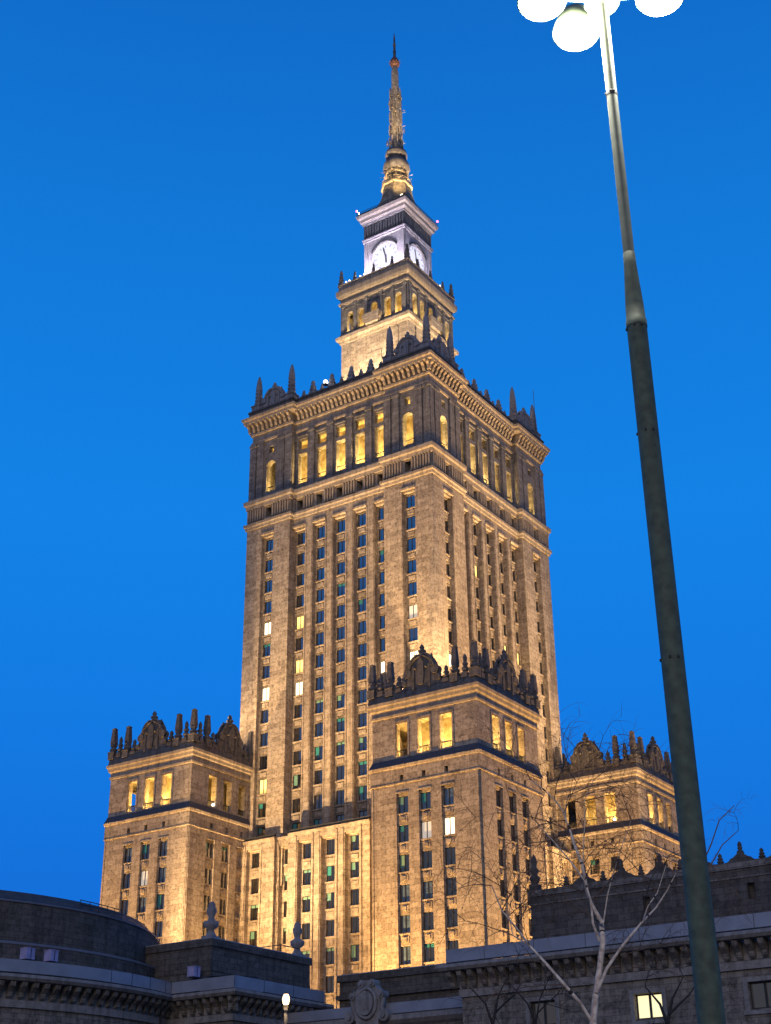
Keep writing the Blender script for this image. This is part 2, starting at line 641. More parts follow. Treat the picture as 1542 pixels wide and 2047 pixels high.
def urn_mesh(h, r, m):
    mb = MB().use(m)
    mb.box(-r * .95, r * .95, -r * .95, r * .95, 0, h * .08)
    mb.lathe([(a * r, b * h) for a, b in [(.85, .08), (.5, .2), (.5, .26), (1.1, .34), (1.1, .46), (.55, .50), (.42, .58), (.75, .72), (.72, .80), (.5, .86), (.55, .92), (.2, 1.0)]], 12)
    return mb.build('urn')


def crest_mesh(w, h, m, name='scroll_gable'):
    """curved baroque gable: stepped scroll shoulders, arched head, shield and finial; base at z=0, spans -w/2..w/2"""
    mb = MB().use(m)
    a = w / 2
    pts = [(-a, 0), (-a, h * .16), (-a * .88, h * .2), (-a * .84, h * .34), (-a * .66, h * .40), (-a * .72, h * .5), (-a * .64, h * .56)]
    R = a * .56
    for k in range(13):
        t = PI - PI * k / 12
        pts.append((R * math.cos(t), h * .50 + h * .27 * math.sin(t)))
    pts += [(-x, z) for x, z in reversed(pts[:7])]
    mb.prism(pts, -0.35, 0.35)
    # arched hood moulding
    arc = [(R * 1.02 * math.cos(PI * k / 12), 0, h * .50 + h * .275 * math.sin(PI * k / 12)) for k in range(13)]
    for yy in (-0.42, 0.42):
        mb.tube([(x, yy, z) for x, _, z in arc], 0.17, 6)
    # volutes
    for sx in (-1, 1):
        for y0, y1 in ((-0.55, -0.35), (0.35, 0.55)):
            n = 12
            cx, cz, r = sx * a * .72, h * .40, h * .105
            ring = [(cx + r * math.cos(2 * PI * k / n), cz + r * math.sin(2 * PI * k / n)) for k in range(n)]
            mb.prism(ring, y0, y1)
            ring = [(sx * a * .9 + r * .6 * math.cos(2 * PI * k / n), h * .19 + r * .6 * math.sin(2 * PI * k / n)) for k in range(n)]
            mb.prism(ring, y0, y1)
    # shield, side pilasters
    for s in (-1, 1):
        y0, y1 = (s * 0.62, s * 0.35) if s < 0 else (0.35, 0.62)
        mb.prism([(-.12 * a, h * .1), (.12 * a, h * .1), (.17 * a, h * .3), (.17 * a, h * .62), (0, h * .74), (-.17 * a, h * .62), (-.17 * a, h * .3)], y0, y1)
        for sx in (-1, 1):
            mb.box(sx * a * .42 - .2, sx * a * .42 + .2, y0 * .8, y1 * .8, 0.05, h * .56)
    f = h / 6.2
    mb.box(-.3 * f, .3 * f, -.45, .45, h * .70, h * .83)
    mb.lathe([(q * f * 1.15, z * f * 1.25) for q, z in [(.5, 0), (.62, .1), (.3, .25), (.55, .5), (.5, .62), (.2, .75), (.34, .95), (.25, 1.15), (.03, 1.4)]], 8, (0, 0, h * .8))
    for sx in (-1, 1):
        for yy in (-0.4, 0.4):
            mb.tube([(sx * a * x, yy, h * z) for x, z in ((.08, .80), (.22, .82), (.42, .76), (.60, .62), (.70, .50), (.74, .42), (.66, .36), (.58, .40))], [.1, .16, .2, .22, .22, .2, .16, .1], 6)
    for sx in (-1, 1):
        mb.lathe([(q * f, z * f) for q, z in [(.2, 0), (.34, .1), (.15, .25), (.3, .45), (.26, .6), (.12, .75), (.02, 1.0)]], 7, (sx * a * .9, 0, h * .19))
        mb.lathe([(q * f, z * f) for q, z in [(.2, 0), (.3, .1), (.12, .22), (.24, .4), (.02, .75)]], 7, (sx * a * .5, 0, h * .70))
        for y0 in (-.5, .5):
            mb.lathe([(.02, 0), (.2 * f, .1 * f), (.24 * f, .3 * f), (.02, .5 * f)], 7, (sx * a * .28, y0, h * .46))
    return mb.build(name)


# ================================================================== setting
g = MB().use(PAVE)
g.face([(-1500, -1500, 0), (1500, -1500, 0), (1500, 1500, 0), (-1500, 1500, 0)])
tag(g.build('ground'), kind='structure')

# ================================================================== main tower
tower = tag(empty('palace_tower'), 'tall stepped stone tower with floodlit walls, two clocks and a needle spire', 'tower')
tower.scale = (0.985, 1.02, 1)
H, PV, RC = 19.5, 9.9, 0.95


def outline(d, h=H, p=PV, r=RC):
    pts = []
    for k in range(4):
        T = side(k)
        for u, o in ((-(h + d), h + d), (-p + d, h + d), (-p + d, h - r + d), (p - d, h - r + d), (p - d, h + d)):
            pts.append(T((u, o, 0)))
    return pts


def main_loft(mb, prof, h=H, p=PV, r=RC, cap1=False):
    mb.loft([[(x, y, z) for x, y, _ in outline(d, h, p, r)] for d, z in prof], True, False, cap1)


FLOOR = 3.86
COLS = [-8.55, -4.28, 0.0, 4.28, 8.55]
PAVC = 14.75
ZW = [104.75 - FLOOR * k for k in range(14)]
Z_LO, Z_HI = 46.0, 108.3

wm = Windows(1.72, 2.3)
mb = MB().use(ST)
stuff_w = MB()
lit = {(0, -PAVC, 4): 'litw', (0, -PAVC, 7): 'litw', (0, COLS[0], 4): 'lit', (0, COLS[0], 6): 'lit', (0, COLS[0], 7): 'litw', (0, -PAVC, 11): 'lit',
       (0, COLS[4], 7): 'litw', (0, PAVC, 5): 'dim', (0, PAVC, 7): 'litw',
       (1, COLS[1], 2): 'lit', (1, COLS[3], 5): 'lit', (1, COLS[4], 5): 'lit', (1, -PAVC, 7): 'litw', (1, -PAVC, 5): 'dim'}
for k in range(4):
    mb.T = side(k)
    vis = k in (0, 1)
    for u0, u1, o, cols in ((-H, -PV, H, [-PAVC]), (-PV, PV, H - RC, COLS), (PV, H, H, [PAVC])):
        strips = []
        for c in cols:
            strips.append((c - 1.3, c + 1.3, Z_LO + 1, 106.6, 0.72, False, False))
        wall(mb, u0, u1, Z_LO, Z_HI, o, strips if vis else [])
        if not vis:
            continue
        for c in cols:
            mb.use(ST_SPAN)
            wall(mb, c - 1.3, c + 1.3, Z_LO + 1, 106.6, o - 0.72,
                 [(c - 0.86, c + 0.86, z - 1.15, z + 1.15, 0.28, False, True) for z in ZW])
            mb.use(ST)
            # hood above the top window
            mb.box(c - 1.4, c + 1.4, o - 0.3, o + 0.22, 106.62, 107.0)
            mb.box(c - 1.1, c + 1.1, o - 0.71, o - 0.2, 106.2, 106.59)
            for j, z in enumerate(ZW):
                mb.box(c - 0.98, c + 0.98, o - 0.71, o - 0.54, z - 1.38, z - 1.18)          # sill
                mb.box(c - 0.62, c + 0.62, o - 0.71, o - 0.62, z - 2.35, z - 1.62)          # spandrel panel
                hidden = (k == 0 and c == PAVC and j > 8) or (k == 1 and c in (COLS[0],) and j < 9)
                kind = lit.get((k, c, j))
                if kind is None:
                    q = random.random()
                    kind = 'dark'
                    if k == 0 and j > 6 and q < 0.45:
                        kind = 'teal' if q < 0.22 else 'blind'
                    elif q < 0.06:
                        kind = 'teal'
                if (k == 0 and not hidden) or kind in ('lit', 'litw'):
                    lab = {'lit': 'window lit warm yellow', 'litw': 'window lit bright cream', 'dim': 'window dimly lit'}.get(kind)
                    wm.put(tower, mb.T, c, o - 0.72 - 0.2, z, kind, k, lab)
                else:
                    stuff_w.T = mb.T
                    stuff_w.use(GLASS)
                    oo = o - 0.72 - 0.2
                    stuff_w.box(c - 0.85, c + 0.85, oo - 0.05, oo, z - 1.14, z + 1.14)
                    stuff_w.use(FRAME)
                    stuff_w.box(c - 0.05, c + 0.05, oo + 0.003, oo + 0.06, z - 1.14, z + 1.14)
                    for sx in (-1, 1):
                        stuff_w.box(c + sx * 0.81 - 0.04, c + sx * 0.81 + 0.04, oo + 0.003, oo + 0.06, z - 1.14, z + 1.14)
        # slim pilaster ribs between the window columns
        if len(cols) == 5:
            for c in (-6.41, -2.14, 2.14, 6.41):
                for sx in (-1, 1):
                    mb.box(c + sx * 0.6 - 0.1, c + sx * 0.6 + 0.1, o - 0.02, o + 0.11, Z_LO, 106.4)
    for u in (-PV, PV):
        mb.face([(u, H, Z_LO), (u, H - RC, Z_LO), (u, H - RC, Z_HI), (u, H, Z_HI)])
mb.build('shaft_wall', ST, tower)
tag(stuff_w.build('window_range', GLASS, tower), kind='stuff')
wm.done()

# --- band with ribs and dark slots above the shaft
mb = MB().use(ST_TRIM)
main_loft(mb, [(0.0, 108.3), (0.22, 108.32), (0.30, 108.75), (0.5, 108.95), (0.5, 109.4), (0.0, 109.55)])
for k in range(4):
    mb.T = side(k)
    for u0, u1, o, cols in ((-H, -PV, H, [-PAVC]), (-PV, PV, H - RC, COLS), (PV, H, H, [PAVC])):
        wall(mb, u0, u1, 109.55, 112.2, o - 0.05, [(c - 0.62, c + 0.62, 110.0, 112.0, 1.5, False, True) for c in cols] if k < 2 else [])
        if k < 2:
            x = u0 + 0.3
            while x < u1 - 0.2:
                if all(abs(x - c) > 0.85 for c in cols):
                    mb.box(x - 0.14, x + 0.14, o - 0.04, o + 0.3, 109.75, 112.05)
                x += 0.56
    for u in (-PV, PV):
        mb.face([(u, H - .05, 109.55), (u, H - RC - .05, 109.55), (u, H - RC - .05, 112.2), (u, H - .05, 112.2)])
mb.T = None
main_loft(mb, [(-0.05, 112.2), (0.22, 112.25), (0.28, 112.9), (0.55, 113.1), (0.6, 113.75), (0.5, 113.95), (-2.0, 114.15)])
mb.build('ribbed_band', ST_TRIM, tower)

# --- gallery storey with tall lit openings
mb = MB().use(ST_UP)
HU = H - 0.35
GC = [-8.3, -4.15, 0, 4.15, 8.3]
for k in range(4):
    mb.T = side(k)
    for u0, u1, o, cols in ((-HU, -PV, HU, [-PAVC]), (-PV, PV, HU - RC, GC), (PV, HU, HU, [PAVC])):
        if len(cols) == 1:
            c = cols[0]
            ops = [(c - 1.05, c + 1.05, 115.2, 121.3, 1.1, True, False), (c - 0.55, c + 0.55, 122.9, 124.3, 1.1, False, False)]
        else:
            ops = []
            for c in cols:
                ops += [(c - 1.0, c + 1.0, 115.3, 121.2, 1.0, False, False), (c - 1.0, c + 1.0, 122.0, 124.2, 1.0, False, False)]
        wall(mb, u0, u1, 114.0, 125.6, o, ops if k < 2 else [])
        if k < 2 and len(cols) == 1:
            c = cols[0]
            for q in (-4.1, -2.35, 2.35, 4.1):
                mb.box(c + q - 0.7, c + q + 0.7, o - 0.02, o + 0.28, 114.2, 125.0)
                mb.box(c + q - 0.8, c + q + 0.8, o - 0.02, o + 0.36, 125.0, 125.5)
        elif k < 2:
            for q in (-6.22, -2.07, 2.07, 6.22):
                mb.box(q - 0.62, q + 0.62, o - 0.02, o + 0.42, 114.2, 124.9)
                mb.box(q - 0.75, q + 0.75, o - 0.02, o + 0.52, 124.9, 125.5)
            for q in (-8.3, -4.15, 0, 4.15, 8.3):
                mb.box(q - 1.15, q + 1.15, o - 0.02, o + 0.24, 124.55, 124.85)
    for u in (-PV, PV):
        mb.face([(u, HU, 114), (u, HU - RC, 114), (u, HU - RC, 125.6), (u, HU, 125.6)])
mb.build('gallery_wall', ST_UP, tower)
mb = MB().use(PLASTER)
hi = HU - 4.6
for k in range(4):
    mb.T = side(k)
    mb.face([(-hi, hi, 114.2), (hi, hi, 114.2), (hi, hi, 125.4), (-hi, hi, 125.4)])
mb.T = None
mb.face([(x, y, 125.4) for x, y, _ in sq_ring(HU - RC - 0.5, 0)])
mb.face([(x, y, 114.3) for x, y, _ in sq_ring(HU - RC - 0.5, 0)])
mb.build('gallery_core', PLASTER, tower)
# balustrades in the gallery openings
rail = MB().use(BRONZE)
rail.box(-1.0, 1.0, -0.06, 0.06, 1.0, 1.12)
for q in range(9):
    rail.box(-0.98 + q * 0.24, -0.94 + q * 0.24, -0.03, 0.03, 0, 1.0)
rail = rail.build('railing')
for k in (0, 1):
    T = side(k)
    for c in GC:
        inst(rail, tower, T((c, HU - RC - 0.5, 115.3)), k * PI / 2)
    for c in (-PAVC, PAVC):
        inst(rail, tower, T((c, HU - 0.5, 115.2)), k * PI / 2)
bpy.data.objects.remove(rail)
YEL = (1.0, 0.62, 0.175)
GAL = 4900
for c, f1, f2 in ((-14.2, .65, 1.0), (-6.2, .8, .75), (0, 1.15, .6), (6.2, 1.0, .4), (14.2, .95, .5)):
    lamp((c * .985, -(HU - 2.9) * 1.02, 115.3), GAL * f1, YEL)
    lamp(((HU - 2.9) * .985, c * 1.02, 115.3), GAL * f2, YEL)

# --- main cornice
mb = MB().use(ST_TRIM)
main_loft(mb, [(-0.35, 125.6), (-0.12, 125.62), (-0.05, 125.95), (-0.3, 126.05), (-0.3, 127.3), (0.0, 127.4), (0.05, 127.75), (-0.2, 127.85), (-0.2, 129.6),
               (0.95, 129.62), (1.0, 130.1), (1.22, 130.3), (1.27, 130.75), (1.1, 130.8), (-2, 131.2)], cap1=True)
for k in range(2):
    mb.T = side(k)
    for u0, u1, o in ((-H - .6, -PV, H), (-PV + .4, PV - .4, H - RC), (PV, H + .6, H)):
        n = int((u1 - u0) / 0.95)
        for q in range(n):
            u = u0 + (q + 0.5) * (u1 - u0) / n
            poly = [(o - 0.22, 127.95), (o + 0.1, 127.95), (o + 0.35, 128.35), (o + 0.45, 128.8), (o + 0.9, 129.15), (o + 0.92, 129.59), (o - 0.22, 129.59)]
            a = [mb.pt((u - 0.24, y, z)) for y, z in poly]
            b = [mb.pt((u + 0.24, y, z)) for y, z in poly]
            for i in range(len(poly)):
                j = (i + 1) % len(poly)
                mb.idx([a[i], a[j], b[j], b[i]])
            mb.idx(a)
            mb.idx(b[::-1])
mb.build('main_cornice', ST_TRIM, tower)
# --- roof parapet and ornaments
mb = MB().use(ST_DARK)
main_loft(mb, [(0.3, 130.9), (0.3, 132.0), (0.45, 132.05), (0.45, 132.4), (-0.3, 132.45), (-0.3, 130.9)])
mb.build('parapet', ST_DARK, tower)
sp = spike_mesh(8.2, 0.8)
cr = crest_mesh(6.0, 5.2, ST_PALE)
va = bulb_mesh(3.3, 0.66, ST_PALE, 'vase')
sb = bulb_mesh(1.9, 0.42, ST_PALE)
done = set()
for k in range(4):
    T = side(k)
    for u in (-18.6, -10.9, 10.9, 18.6):
        p3 = T((u, 18.6, 132.2))
        key = (round(p3[0]), round(p3[1]))
        if key in done:
            continue
        done.add(key)
        inst(sp, tower, p3)
    for u in (-14.75, 14.75):
        inst(cr, tower, T((u, 18.7, 132.2)), k * PI / 2)
    for u in (-6.4, -2.15, 2.15, 6.4):
        inst(va, tower, T((u, 18.0, 132.4)))
    for u in (-8.5, -4.28, 0, 4.28, 8.5):
        inst(sb, tower, T((u, 18.0, 132.4)))
for o in (sp, cr, va, sb):
    bpy.data.objects.remove(o)
mb = MB().use(BRONZE)
mb.tube([(20.2 * .98, 17.2, 131.2), (20.2 * .98, 17.2, 142.5)], 0.05, 5)
mb.build('aerial_rod', BRONZE, tower)

# --- belvedere
mb = MB().use(ST)
sq_loft(mb, [(7.75, 130.8), (7.75, 149.2), (8.0, 149.3), (8.1, 149.7), (8.55, 150.0), (8.6, 150.6), (8.1, 150.75), (8.05, 151.3), (7.4, 151.35)])
for k in range(2):
    mb.T = side(k)
    for q in (-5.2, 5.2):
        mb.box(q - 0.25, q + 0.25, 7.7, 7.95, 133, 148.6)
    mb.box(-1.6, 1.6, 7.7, 7.9, 137, 145)
mb.build('belvedere_base', ST, tower)
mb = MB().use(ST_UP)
BC = [-5.6, -3.15, 0.0, 3.15, 5.6]
hb = 7.85
for k in range(4):
    mb.T = side(k)
    ops = []
    for c in BC:
        ops.append((c - 0.75, c + 0.75, 151.8 if c else 152.4, 156.2, 0.8, True, False))
    wall(mb, -hb, hb, 151.3, 158.0, hb, ops)
    if k < 2:
        for q in (-7.2, -4.4, -1.7, 1.7, 4.4, 7.2):
            mb.box(q - 0.32, q + 0.32, hb - 0.02, hb + 0.2, 151.4, 157.4)
            mb.box(q - 0.42, q + 0.42, hb - 0.02, hb + 0.28, 157.4, 157.9)
        mb.box(-7.6, 7.6, hb - 0.02, hb + 0.12, 156.9, 157.15)
mb.build('belvedere_wall', ST_UP, tower)
mb = MB().use(PLASTER)
for k in range(4):
    mb.T = side(k)
    mb.face([(-5.2, 5.2, 151.3), (5.2, 5.2, 151.3), (5.2, 5.2, 157.9), (-5.2, 5.2, 157.9)])
mb.T = None
mb.face([(x, y, 157.8) for x, y, _ in sq_ring(7.3, 0)])
mb.face([(x, y, 151.38) for x, y, _ in sq_ring(7.3, 0)])
mb.build('belvedere_core', PLASTER, tower)
for c in (-5.4, 0, 5.4):
    lamp((c, -6.35, 152.2), 1100, YEL, .15)
    lamp((6.2, c, 152.2), 1000, YEL, .15)
mb = MB().use(ST_TRIM)
for k in (0, 1):
    mb.T = side(k)
    mb.prism([(-1.9, 151.9), (-1.4, 151.0), (1.4, 151.0), (1.9, 151.9), (1.9, 152.2), (-1.9, 152.2)], hb - 0.1, hb + 1.2)
    mb.box(-1.95, 1.95, hb + 1.0, hb + 1.25, 152.21, 153.2)
    for sx in (-1, 1):
        mb.box(sx * 1.83 - .12, sx * 1.83 + .12, hb, hb + 0.99, 152.21, 153.2)
    o = mb.build('balcony', ST_TRIM, tower)
    mb = MB().use(ST_TRIM)
sq_loft(mb, [(7.85, 158.0), (8.15, 158.05), (8.25, 158.45), (7.9, 158.55), (7.9, 159.6), (8.35, 159.8), (8.55, 160.2), (8.6, 161.2), (8.2, 161.3), (8.2, 162.5),
             (8.35, 162.55), (8.35, 162.8), (7.6, 162.85), (7.6, 161.6), (0.5, 161.6)], cap1=True)
mb.build('belvedere_cornice', ST_TRIM, tower)
bs = bulb_mesh(4.0, 0.5, ST_DARK)
b2 = bulb_mesh(2.4, 0.36, ST_DARK)
for sx in (-1, 1):
    for sy in (-1, 1):
        inst(bs, tower, (sx * 7.8, sy * 7.8, 162.7))
for k in range(4):
    for u in (-4.4, 0, 4.4):
        inst(b2, tower, side(k)((u, 7.95, 162.7)))
bpy.data.objects.remove(bs)
bpy.data.objects.remove(b2)

# --- clock stage
mb = MB().use(ST_CLOCK)
hc = 4.75
CZ, DR, RR = 169.05, 2.8, 3.1


def pierced(mb, h, z0, z1, cz, r, dep):
    """square wall with a round recess"""
    n = 32
    arc = [(r * math.cos(2 * PI * k / n), cz + r * math.sin(2 * PI * k / n)) for k in range(n)]

    def edge(x, z):
        dx, dz = x, z - cz
        t = min(h / abs(dx) if abs(dx) > 1e-6 else 1e9, (z1 - cz) / dz if dz > 1e-6 else 1e9, (z0 - cz) / dz if dz < -1e-6 else 1e9)
        return (dx * t, cz + dz * t)
    for k in range(n):
        a, b = arc[k], arc[(k + 1) % n]
        ea, eb = edge(*a), edge(*b)
        if abs(abs(ea[0]) - h) < 1e-6 and abs(abs(eb[0]) - h) > 1e-6 or abs(abs(ea[0]) - h) > 1e-6 and abs(abs(eb[0]) - h) < 1e-6:
            cx = h if ea[0] + eb[0] > 0 else -h
            c_z = z1 if ea[1] + eb[1] > 2 * cz else z0
            mb.face([(a[0], h, a[1]), (ea[0], h, ea[1]), (cx, h, c_z), (eb[0], h, eb[1]), (b[0], h, b[1])])
        else:
            mb.face([(a[0], h, a[1]), (ea[0], h, ea[1]), (eb[0], h, eb[1]), (b[0], h, b[1])])
        mb.face([(a[0], h, a[1]), (b[0], h, b[1]), (b[0], h - dep, b[1]), (a[0], h - dep, a[1])])


for k in range(4):
    mb.T = side(k)
    pierced(mb, hc, 161.6, 173.6, CZ, RR, 0.6)
    mb.box(-hc + 0.02, -hc + 0.75, hc - 0.02, hc + 0.16, 162, 173.5)
    mb.box(hc - 0.75, hc - 0.02, hc - 0.02, hc + 0.16, 162, 173.5)
mb.T = None
sq_loft(mb, [(4.75, 173.6), (5.05, 173.7), (5.0, 174.0), (5.15, 174.15), (5.15, 174.45), (4.7, 174.6)])
mb.build('clock_stage', ST_CLOCK, tower)
mb = MB().use(ST_BAND)
sq_loft(mb, [(4.7, 174.55), (4.7, 177.9)])
for k in range(4):
    mb.T = side(k)
    for q in range(15):
        u = -4.55 + q * 0.65
        mb.prism([(u - 0.2, 174.8), (u + 0.2, 174.8), (u + 0.24, 177.6), (u - 0.24, 177.6)], 4.68, 4.95)
mb.build('louvre_band', ST_BAND, tower)
mb = MB().use(ST_CLOCK)
sq_loft(mb, [(4.7, 177.8), (5.0, 177.85), (5.05, 178.3), (5.45, 178.6), (5.5, 179.2), (5.9, 179.5), (6.05, 180.1), (5.85, 180.2), (1.0, 180.4)], cap1=True)
mb.build('clock_cornice', ST_CLOCK, tower)
mb = MB().use(BRONZE)
for k in range(4):
    mb.T = side(k)
    mb.box(-5.8, 5.8, 5.66, 5.72, 181.1, 181.18)
    mb.box(-5.8, 5.8, 5.64, 5.74, 180.2, 180.75)
    for q in range(20):
        mb.box(-5.8 + q * .61, -5.75 + q * .61, 5.66, 5.72, 180.5, 181.1)
mb.build('roof_railing', BRONZE, tower)
for x, y in ((-5.9, -5.9), (5.9, 5.9)):
    mb = MB().use(BRONZE)
    mb.tube([(x, y, 180.3), (x, y, 181.5)], 0.05, 5)
    bq = mb.build('beacon', BRONZE, tower)
    mb = MB().use(RED)
    mb.lathe([(.02, 0), (.17, .08), (.2, .25), (.13, .4), (.02, .45)], 10, (x, y, 181.4))
    mb.build('lamp_glass', RED, bq)

for k in range(4):
    T = side(k)
    ring = MB(T).use(ST_CLOCK)
    n = 40
    for k2 in range(n):
        t0, t1 = 2 * PI * k2 / n, 2 * PI * (k2 + 1) / n

        def P(r, t, o):
            return (r * math.cos(t), o, CZ + r * math.sin(t))
        ring.face([P(DR, t0, hc - .15), P(DR, t1, hc - .15), P(RR - .02, t1, hc - .02), P(RR - .02, t0, hc - .02)])
        ring.face([P(DR, t0, hc - .15), P(DR, t1, hc - .15), P(DR, t1, hc - .6), P(DR, t0, hc - .6)])
    face = MB(T).use(DIAL)
    face.face([P(DR + .01, 2 * PI * q / 40, hc - .45) for q in range(40)])
    cf = face.build('clock_face', DIAL, tower)
    ring.build('bezel', ST_CLOCK, cf)
    if k > 1:
        continue
    num = MB(T).use(BRONZE)
    for q in range(60):
        t = 2 * PI * q / 60
        w, l0 = (0.06, 2.5) if q % 5 else (0.16, 2.05)
        d = Vector((math.sin(t), math.cos(t)))
        s_ = Vector((d.y, -d.x))
        pts = [d * l0 + s_ * w / 2, d * 2.65 + s_ * w / 2, d * 2.65 - s_ * w / 2, d * l0 - s_ * w / 2]
        num.face([(p.x, hc - .44, CZ + p.y) for p in pts])
    num.build('hour_marks', GREYBOX, cf).data.materials[0] = plain('dial_marks', (0.18, 0.19, 0.30), 0.6)
    for nm, ang, ln, w in (('minute_hand', -14, 2.5, .3), ('hour_hand', 176, 1.8, .42)):
        t = math.radians(ang)
        d = Vector((math.sin(t), math.cos(t)))
        s_ = Vector((d.y, -d.x))
        hd = MB(T).use(BRONZE)
        pts = [d * -.45 + s_ * w * .5, d * ln * .75 + s_ * w * .6, d * ln, d * ln * .75 - s_ * w * .6, d * -.45 - s_ * w * .5]
        off = hc - .34 if nm[0] == 'm' else hc - .40
        hd.face([(p.x, off, CZ + p.y) for p in pts])
        hd.face([(p.x, off - .03, CZ + p.y) for p in pts])
        hd.build(nm, BRONZE, cf)
# dark raised arc over the top of each dial
for k in range(2):
    T = side(k)
    mb = MB(T).use(BRONZE)
    pts = [(3.32 * math.cos(t), hc + .12, CZ + 3.32 * math.sin(t)) for t in [math.radians(28 + 124 * q / 16) for q in range(17)]]
    mb.tube(pts, 0.17, 6)
    mb.build('dial_arc', BRONZE, tower)

# --- spire
mb = MB().use(GILT)
mb.loft([[(h * math.cos(PI / 8 + PI / 4 * q) / math.cos(PI / 8), h * math.sin(PI / 8 + PI / 4 * q) / math.cos(PI / 8), z) for q in range(8)]
         for h, z in ((5.2, 180.42), (4.4, 182.0), (3.6, 184.0), (3.05, 186.2), (2.8, 188.2), (3.1, 188.4), (3.1, 188.8))], True, False, True)
mb.build('spire_roof', GILT, tower)
mb = MB().use(GILT)
for z in (189.1, 189.5, 189.9):
    mb.tube([(3.0 * math.cos(2 * PI * q / 16), 3.0 * math.sin(2 * PI * q / 16), z) for q in range(17)], 0.06, 5)
for q in range(16):
    t = 2 * PI * q / 16
    mb.box(3.0 * math.cos(t) - .06, 3.0 * math.cos(t) + .06, 3.0 * math.sin(t) - .06, 3.0 * math.sin(t) + .06, 188.8, 190.0)
mb.build('gallery_railing', GILT, tower)
mb = MB().use(GILT)
mb.lathe([(2.35, 188.8), (2.35, 189.4), (2.2, 189.5), (2.2, 191.4), (2.5, 191.6), (2.5, 192.0), (2.2, 192.2), (2.3, 192.7)], 12, smooth=False)
for q in range(12):
    t = 2 * PI * (q + .5) / 12
    c, s_ = math.cos(t), math.sin(t)
    mb.use(BRONZE)
    T0 = mb.T
    mb.T = lambda p, c=c, s_=s_: (c * p[1] - s_ * p[0], s_ * p[1] + c * p[0], p[2])
    mb.box(-0.32, 0.32, 2.1, 2.2, 189.7, 191.2)
    mb.T = T0
mb.build('lantern_drum', GILT, tower)
mb = MB().use(STEEL)
mb.lathe([(2.3, 192.7), (2.7, 193.2), (2.8, 193.9), (2.65, 194.7), (2.2, 195.4), (1.85, 195.8), (1.9, 195.9), (2.25, 196.5), (2.3, 197.3), (2.2, 197.9), (1.5, 198.1)], 20)
mb.build('spire_bulb', STEEL, tower)
mb = MB().use(MASTM)
mb.lathe([(0.95, 198.0), (0.9, 207), (0.8, 215), (0.78, 220.3), (0.6, 221.5)], 10)
for q in range(4):
    t = PI / 4 + PI / 2 * q
    mb.tube([(1.15 * math.cos(t), 1.15 * math.sin(t), 198), (0.95 * math.cos(t), 0.95 * math.sin(t), 215.5)], 0.1, 5)
z = 199.0
while z < 215:
    r = 1.15 - 0.2 * (z - 198) / 17
    mb.tube([(r * math.cos(PI / 4 + PI / 2 * q), r * math.sin(PI / 4 + PI / 2 * q), z) for q in range(5)], 0.07, 4)
    z += 1.3
for q in range(8):
    t = 2 * PI * q / 8
    for z0 in (199.2, 202.6, 206.0, 209.4, 212.6):
        r = 1.42 - .02 * (z0 - 199)
        mb.tube([(r * math.cos(t), r * math.sin(t), z0), (r * math.cos(t), r * math.sin(t), z0 + 2.7)], .13, 5)
mb.build('spire_mast', MASTM, tower)
ant = MB().use(GILT)
for i in range(150):
    t = random.uniform(0, 2 * PI)
    z = 199 + 15 * random.random() ** 1.3
    ln = random.uniform(1.3, 1.75) if random.random() < .8 else random.uniform(1.8, 2.5)
    ln *= 1.0 - 0.2 * (z - 199) / 15
    c, s_ = math.cos(t), math.sin(t)
    ant.tube([(.9 * c, .9 * s_, z), (ln * c, ln * s_, z + random.uniform(-.1, .1))], 0.055, 4)
    if i % 3 == 0:
        ant.tube([(ln * .85 * c, ln * .85 * s_, z - .8), (ln * .85 * c, ln * .85 * s_, z + .8)], 0.07, 4)
for i in range(14):
    t = 2 * PI * i / 14
    ant.tube([(2.2 * math.cos(t), 2.2 * math.sin(t), 191.8), (3.4 * math.cos(t), 3.4 * math.sin(t), 192.0 + random.uniform(-.3, .3))], 0.05, 4)
tag(ant.build('aerial_array', GILT, tower), kind='stuff')
mb = MB().use(RUST)
mb.lathe([(.4, 221.4), (.8, 221.8), (1.05, 222.5), (1.1, 223.0), (.8, 223.8), (.45, 224.4), (.3, 224.8)], 12)
for q in range(10):
    t = 2 * PI * q / 10
    mb.tube([(.9 * math.cos(t), .9 * math.sin(t), 222.6), (1.4 * math.cos(t), 1.4 * math.sin(t), 222.8)], .06, 4)
mb.build('spire_ball', RUST, tower)
mb = MB().use(STEEL)
mb.lathe([(.3, 224.6), (.3, 226), (.36, 226.05), (.36, 226.3), (.27, 226.35), (.27, 228), (.33, 228.05), (.33, 228.3), (.22, 228.4), (.2, 230), (.05, 231.6)], 8)
mb.build('spire_tip', STEEL, tower)

for o in kids(tower):
    if o.name.split('.')[0] in ('clock_stage', 'louvre_band', 'clock_cornice', 'roof_railing', 'beacon', 'clock_face', 'dial_arc', 'spire_roof', 'gallery_railing',
                                'lantern_drum', 'spire_bulb', 'spire_mast', 'aerial_array', 'spire_ball', 'spire_tip'):
        o.location = (0.30, 0.20, 0)


def terrace_lamp(parent, p, r):
    mb = MB().use(BRONZE)
    mb.box(p[0] - r * .8, p[0] + r * .8, p[1] - r * .8, p[1] + r * .8, p[2] - r * 1.6, p[2] - r * .9)
    b = mb.build('terrace_lamp', BRONZE, parent)
    mb = MB().use(LAMP_W)
    mb.lathe([(.02, -r * .9), (r * .8, -r * .5), (r, 0), (r * .7, r * .7), (.02, r)], 10, p)
    mb.build('lamp_glass', LAMP_W, b)


